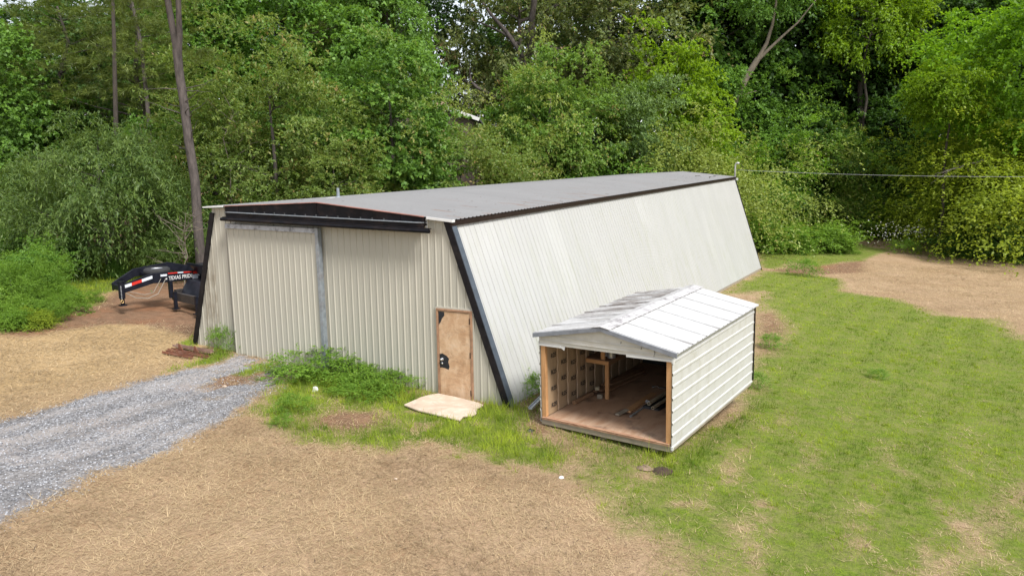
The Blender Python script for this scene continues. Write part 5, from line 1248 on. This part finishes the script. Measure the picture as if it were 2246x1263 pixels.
dead(1268, 330, 57, (1258, 368), 'second hanging dead branch right of the first over the far roof', 8, 6)

# --- shrubs of the right edge, from the barn corner rightward
SB = [  # px, d, top py, key, leaf, label, width
    (1470, 55.5, 305, 'arch', 'tan', 'tan arching bush behind the far roof corner, left of the mast', 1.0),
    (1405, 57, 330, 'bush', 'shrub', 'green bush behind the roof left of the tan arching bush', 1.0),
    (1560, 57, 300, 'bush2', 'green', 'green bush at the foot of the leaning trunk', 1.1),
    (1640, 52.5, 352, 'bush2', 'lime', 'bright yellow green bush right behind the mast', .8),
    (1620, 56, 330, 'bush', 'shrub', 'rounded bush behind the bright one at the mast', 1.1),
    (1720, 55, 325, 'arch', 'tan', 'pale olive bush right of the mast', 1.1),
    (1790, 57, 335, 'bush2', 'dark', 'dark green bush behind the pale olive one', 1.1),
    (1850, 54, 285, 'bush2', 'shrub', 'tall pointed green bush that stands highest in the thicket', .75),
    (1925, 55, 295, 'bush2', 'greygreen', 'second tall pointed bush right of the highest one', .7),
    (1990, 54, 300, 'bush2', 'tan', 'olive tipped bush left of the golden bush', .9),
    (2060, 53, 330, 'bush', 'greygreen', 'grey green bush beside the dead branch', 1.1),
    (2130, 50, 322, 'arch', 'tan', 'tan drooping bush under the dead branch', 1.0),
    (2235, 44.5, 300, 'arch', 'arch', 'golden drooping bush at the right picture edge', 1.1),
    (2150, 45.5, 380, 'arch', 'arch', 'lower golden drooping bush left of the big golden one', 1.0),
    (2330, 44, 310, 'arch', 'arch', 'golden bush partly cut by the right picture edge', 1.0),
    (1700, 51, 415, 'bush', 'shrub', 'round green bush at the grass edge right of the barn corner', .9),
    (1770, 51, 420, 'bush', 'weed', 'light green bush in the middle of the thicket front', .9),
    (1850, 50.5, 400, 'bush', 'maple', 'dark leafy bush below the highest pointed bush', .9),
    (1930, 50, 430, 'bush2', 'shrub', 'loose green bush above the white flowers', 1.0),
    (2010, 49.5, 420, 'bush', 'shrub', 'dark bush just right of the white flowers', 1.0),
    (2090, 46.5, 430, 'bush', 'shrub', 'green bush left under the golden bush', 1.0),
    (2180, 43.5, 455, 'bush2', 'dark', 'dark fine bush under the big golden bush', 1.1),
    (2280, 42.5, 470, 'bush', 'dark', 'dark bush in the lower right corner of the thicket', 1.0),
    (1665, 49.2, 468, 'bush', 'weed', 'low bright bush touching the barn corner', .9),
    (1730, 49.0, 485, 'bush', 'weed', 'low bright weed bush second from the barn corner', 1.1),
    (1810, 48.6, 480, 'bush', 'shrub', 'low green weed bush at the grass edge in the middle', 1.1),
    (1890, 48.2, 475, 'bush2', 'weed', 'low weed bush left of the dark stump', 1.1),
    (1965, 47.5, 500, 'bush', 'shrub', 'low weed bush behind the straw at the stump', 1.1),
    (2050, 46.2, 500, 'bush', 'green', 'low bush behind the straw right of the stump', 1.2),
    (2140, 43.5, 520, 'bush', 'green', 'low bush behind the straw near the golden bush', 1.2),
    (2230, 41.5, 530, 'bush', 'shrub', 'lowest bush at the right picture edge', 1.1),
    (1690, 53.5, 372, 'bush2', 'shrub', 'leafy bush between the mast bush and the pale olive bush', .9),
    (1790, 53, 372, 'bush2', 'weed', 'bright bush in front of the dark green one at the thicket middle', .8),
    (1890, 52.5, 360, 'bush2', 'shrub', 'leafy bush between the two tall pointed bushes', .8),
    (1960, 52, 372, 'bush2', 'tan', 'olive bush over the white flowers', .9),
    (2040, 49.5, 395, 'bush2', 'weed', 'mid green bush between flowers and golden bush', .9),
    (2105, 48.5, 400, 'arch', 'tan', 'olive drooping bush left of the lower golden bush', .8),
    (1760, 47.6, 520, 'bush', 'weed', 'lowest bright weeds at the grass edge in the thicket middle', 1.0),
    (1850, 47.4, 520, 'bush', 'shrub', 'lowest weeds left of the stump at the thicket foot', 1.0),
]
for px, d, py, key, leaf, lb, wd_ in SB:
    d = d+float(np.interp(px, [1560, 1640, 1700, 1810, 1965, 2246], [5, 8.5, 9.6, 11, 14, 15])); kx = 1.3 if py < 440 else 1.45
    T('bush', key, px, d, py, lb, leaf, cat='bush', wid=wd_*kx*(1.1 if py > 400 else .85))
# left edge weeds and bushes
LB = [(10, 24.5, 570, 'bush2', 'weed', 'tall leafy weed bush at the left picture edge', .95), (80, 25, 585, 'bush2', 'weed', 'bright tall weed bush second from the left picture edge', .9),
      (135, 24.5, 615, 'bush', 'weed', 'weed bush beside the red dirt at the left', .9), (-60, 23.5, 580, 'bush', 'shrub', 'weed bush cut by the left picture edge', 1.1),
      (40, 22.8, 640, 'bush', 'shrub', 'low weeds in front at the left picture edge', 1.3), (100, 23, 648, 'bush2', 'weed', 'low weed bush in front of the red dirt at the left', 1.1), (5, 21.6, 668, 'bush', 'weed', 'lowest front weeds at the left picture edge', 1.3), (60, 22.0, 672, 'bush', 'grass', 'lowest front grassy weeds beside the straw at the left', 1.5), (195, 26.5, 640, 'bush2', 'weed', 'small weed clump left of the trailer hitch', 1.2),
      (60, 28, 520, 'bush', 'green', 'shaded bush behind the left weeds', 1.1),
      (120, 32, 500, 'bush', 'dark', 'dark bush in the shade behind the left weeds', 1.2), (20, 33, 480, 'bush', 'green', 'green bush at the left edge behind the weeds', 1.2),
      (250, 32.5, 560, 'bush', 'green', 'shaded bush right behind the trailer hitch', .9), (350, 34, 540, 'bush', 'dark', 'dark bush behind the trailer spare wheel', 1.3),
      (425, 33, 520, 'bush', 'shrub', 'bush filling the gap between trailer and building corner', 1.0), (-120, 30, 500, 'bush', 'dark', 'dark bush beyond the left picture edge', 1.3),
      (560, 42, 360, 'bush', 'shrub', 'bush rising behind the left roof edge', 1.2), (660, 44, 365, 'bush2', 'dark', 'dark bush behind the left roof edge under the olive shrub', 1.2), (480, 38, 400, 'bush', 'dark', 'dark bush right of the forked pine foot', 1.2),
      (1012, 47.5, 272, 'bush2', 'olive', 'olive leafy shrub just below the small roof edge', 1.0), (800, 48, 370, 'bush', 'green', 'green bush behind the roof under the bright maples', 1.4), (1060, 58, 360, 'bush', 'shrub', 'green bush behind the roof under the conical tree', 1.1), (1160, 58, 345, 'bush', 'green', 'green bush behind the roof left of the hanging branch', 1.2),
      (1290, 58, 345, 'bush', 'green', 'green bush behind the roof right of the hanging branches', 1.2)]
for px, d, py, key, leaf, lb, wd_ in LB:
    T('bush', key, px, d, py, lb, leaf, cat='bush', wid=wd_)
# weeds at the front wall and in the yard
WD = [(700, 822, .55, 1.5, 'leafy weed clump at the foot of the steel door post'), (760, 832, .36, 1.1, 'leafy weed clump just right of the steel door post'), (812, 842, .40, 1.0, 'dark leafy weed clump left of the tan door by two clumps'),
      (790, 868, .30, .9, 'weed clump standing out in front of the others'), (858, 852, .34, .8, 'weed clump nearest the tan door'), (650, 828, .24, .8, 'low weed clump left of the steel door post'),
      (492, 768, .60, .55, 'bright green weed bush at the left end of the sliding door'), (1185, 868, .45, .6, 'weed clump in the gap between shed and slanted wall')]
for px, py, hh, wd_, lb in WD:
    p = gp(px, py); plant('weed_clump', 'herb', tuple(p), 0, hh, lb, 'weed', cat='weeds', wid=wd_/hh*.75)
WS = [(645, 905, .35, 'small weed tuft on the bare soil before the driveway'), (620, 935, .2, 'tiny weed on the straw left of the tufts'), (1760, 605, .9, 'leafy weeds at the far end of the lawn'), (1650, 848, .35, 'weed at the rear right foot of the shed'), (1690, 762, .4, 'dark weed on the bare spot right of the shed'),
      (1925, 830, .25, 'small broad leafed weed on the lawn'), (1985, 556, 1.0, 'dry weed clump at the dark stump')]
for px, py, hh, lb in WS:
    p = gp(px, py); plant('weed_clump', 'herb', tuple(p), 0, hh, lb, 'weed', cat='weeds', wid=1.0)
# white flowers in the weeds: one mass
r = np.random.default_rng(5); P = []
for k_ in range(420):
    px = r.normal(2010, 60) if k_ < 340 else r.normal(2210, 25); py = r.normal(508, 12) if k_ < 340 else r.normal(560, 8)
    d = r.uniform(59.6, 60.6) if k_ < 340 else 56.5; p = at(px, d); P.append((p[0], p[1], hz(py, d, px)))
P = np.array(P); A = unit(r.normal(size=P.shape)); V = leaf_quads(P, A, unit(r.normal(size=P.shape)+np.array([0, -1, .6])), np.full(len(P), .10), .9)
tag(link_mesh('white_flowers', fast_mesh('white_flowers', V, 4, r.random(len(P))), L['petal']), 'scatter of small white flowers in the thicket behind the straw', 'flowers', kind='stuff')
# far wood mass behind everything
r = np.random.default_rng(21); n = 70000
px = r.uniform(-500, 2800, n); dd = r.uniform(92, 104, n); zt = r.uniform(-2, 30, n)
fh = np.array([math.sin(YAW), math.cos(YAW)]); rh = np.array([math.cos(YAW), -math.sin(YAW)])
xy = CP[:2]+fh*dd[:, None]+rh*((px-1123)/FPX*dd)[:, None]
hole = fbm(px/60, zt*.5, 3, 3); gapz = np.exp(-((px-1012)/40)**2)*16+np.exp(-((px-90)/70)**2)*9
kp = (zt < 24-gapz+(fbm(px/90, zt*0, 8, 3)-.5)*16) & ~((hole > .60) & (zt > 10)); P = np.concatenate([xy, zt[:, None]], 1)[kp]; n = len(P)
V = leaf_quads(P, unit(r.normal(size=(n, 3))), unit(r.normal(size=(n, 3))+np.array([0, 0, .8])), r.uniform(.35, .7, n), .65)
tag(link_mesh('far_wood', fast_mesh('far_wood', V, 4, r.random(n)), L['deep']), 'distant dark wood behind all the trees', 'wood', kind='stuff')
# house seen through the gap
hd = 50; hp = at(1000, hd)
hs = empty('distant_house', hp, 'pale roof edge and brick chimney of a house glimpsed through the trees', 'house', rot=(0, 0, -YAW))
zr = hz(238, hd, 1000)-hp[2]; ze = hz(262, hd, 1030)-hp[2]
mb = MB(); mb.hexa([(-6, 0, 0), (1.3, 0, 0), (1.3, 7, 0), (-6, 7, 0), (-6, 0, ze-.1), (1.3, 0, ze-.1), (1.3, 7, ze-.1), (-6, 7, ze-.1)]); mb.poly([(-5, 0, ze-.1), (1.3, 0, ze-.1), (-.3, 0, zr-.1)]); mb.obj('wall', simple('shadowed_house_brick', (.10, .075, .065), .9), hs)  # brick wall darkened to brown, its shadow put into the colour
mb = MB(); mb.hexa([(-.3, -.25, zr-.02), (1.75, -.25, ze-.05), (1.75, 7.2, ze-.05), (-.3, 7.2, zr-.02), (-.3, -.25, zr+.1), (1.75, -.25, ze+.05), (1.75, 7.2, ze+.05), (-.3, 7.2, zr+.1)]); mb.obj('roof', simple('house_shingle', (.10, .10, .11), .8), hs)
mb = MB(); mb.beam((-.3, -.3, zr), (1.75, -.3, ze-.03), .06, .22); mb.beam((-.3, -.3, zr), (-1.4, -.3, zr-.5), .06, .22); mb.obj('fascia', M_WHITE, hs)
mb = MB(); mb.box(-1.0, -.40, .3, 1.0, zr-1, zr+.45); mb.obj('chimney', simple('pink_brick', (.42, .27, .22), .85), hs)
print('tris about', sum(len(p.vertices)-2 for m in bpy.data.meshes if len(m.polygons) < 3000 for p in m.polygons)+sum(len(m.loops)-2*len(m.polygons) for m in bpy.data.meshes if len(m.polygons) >= 3000), 'objs', len(bpy.data.objects))
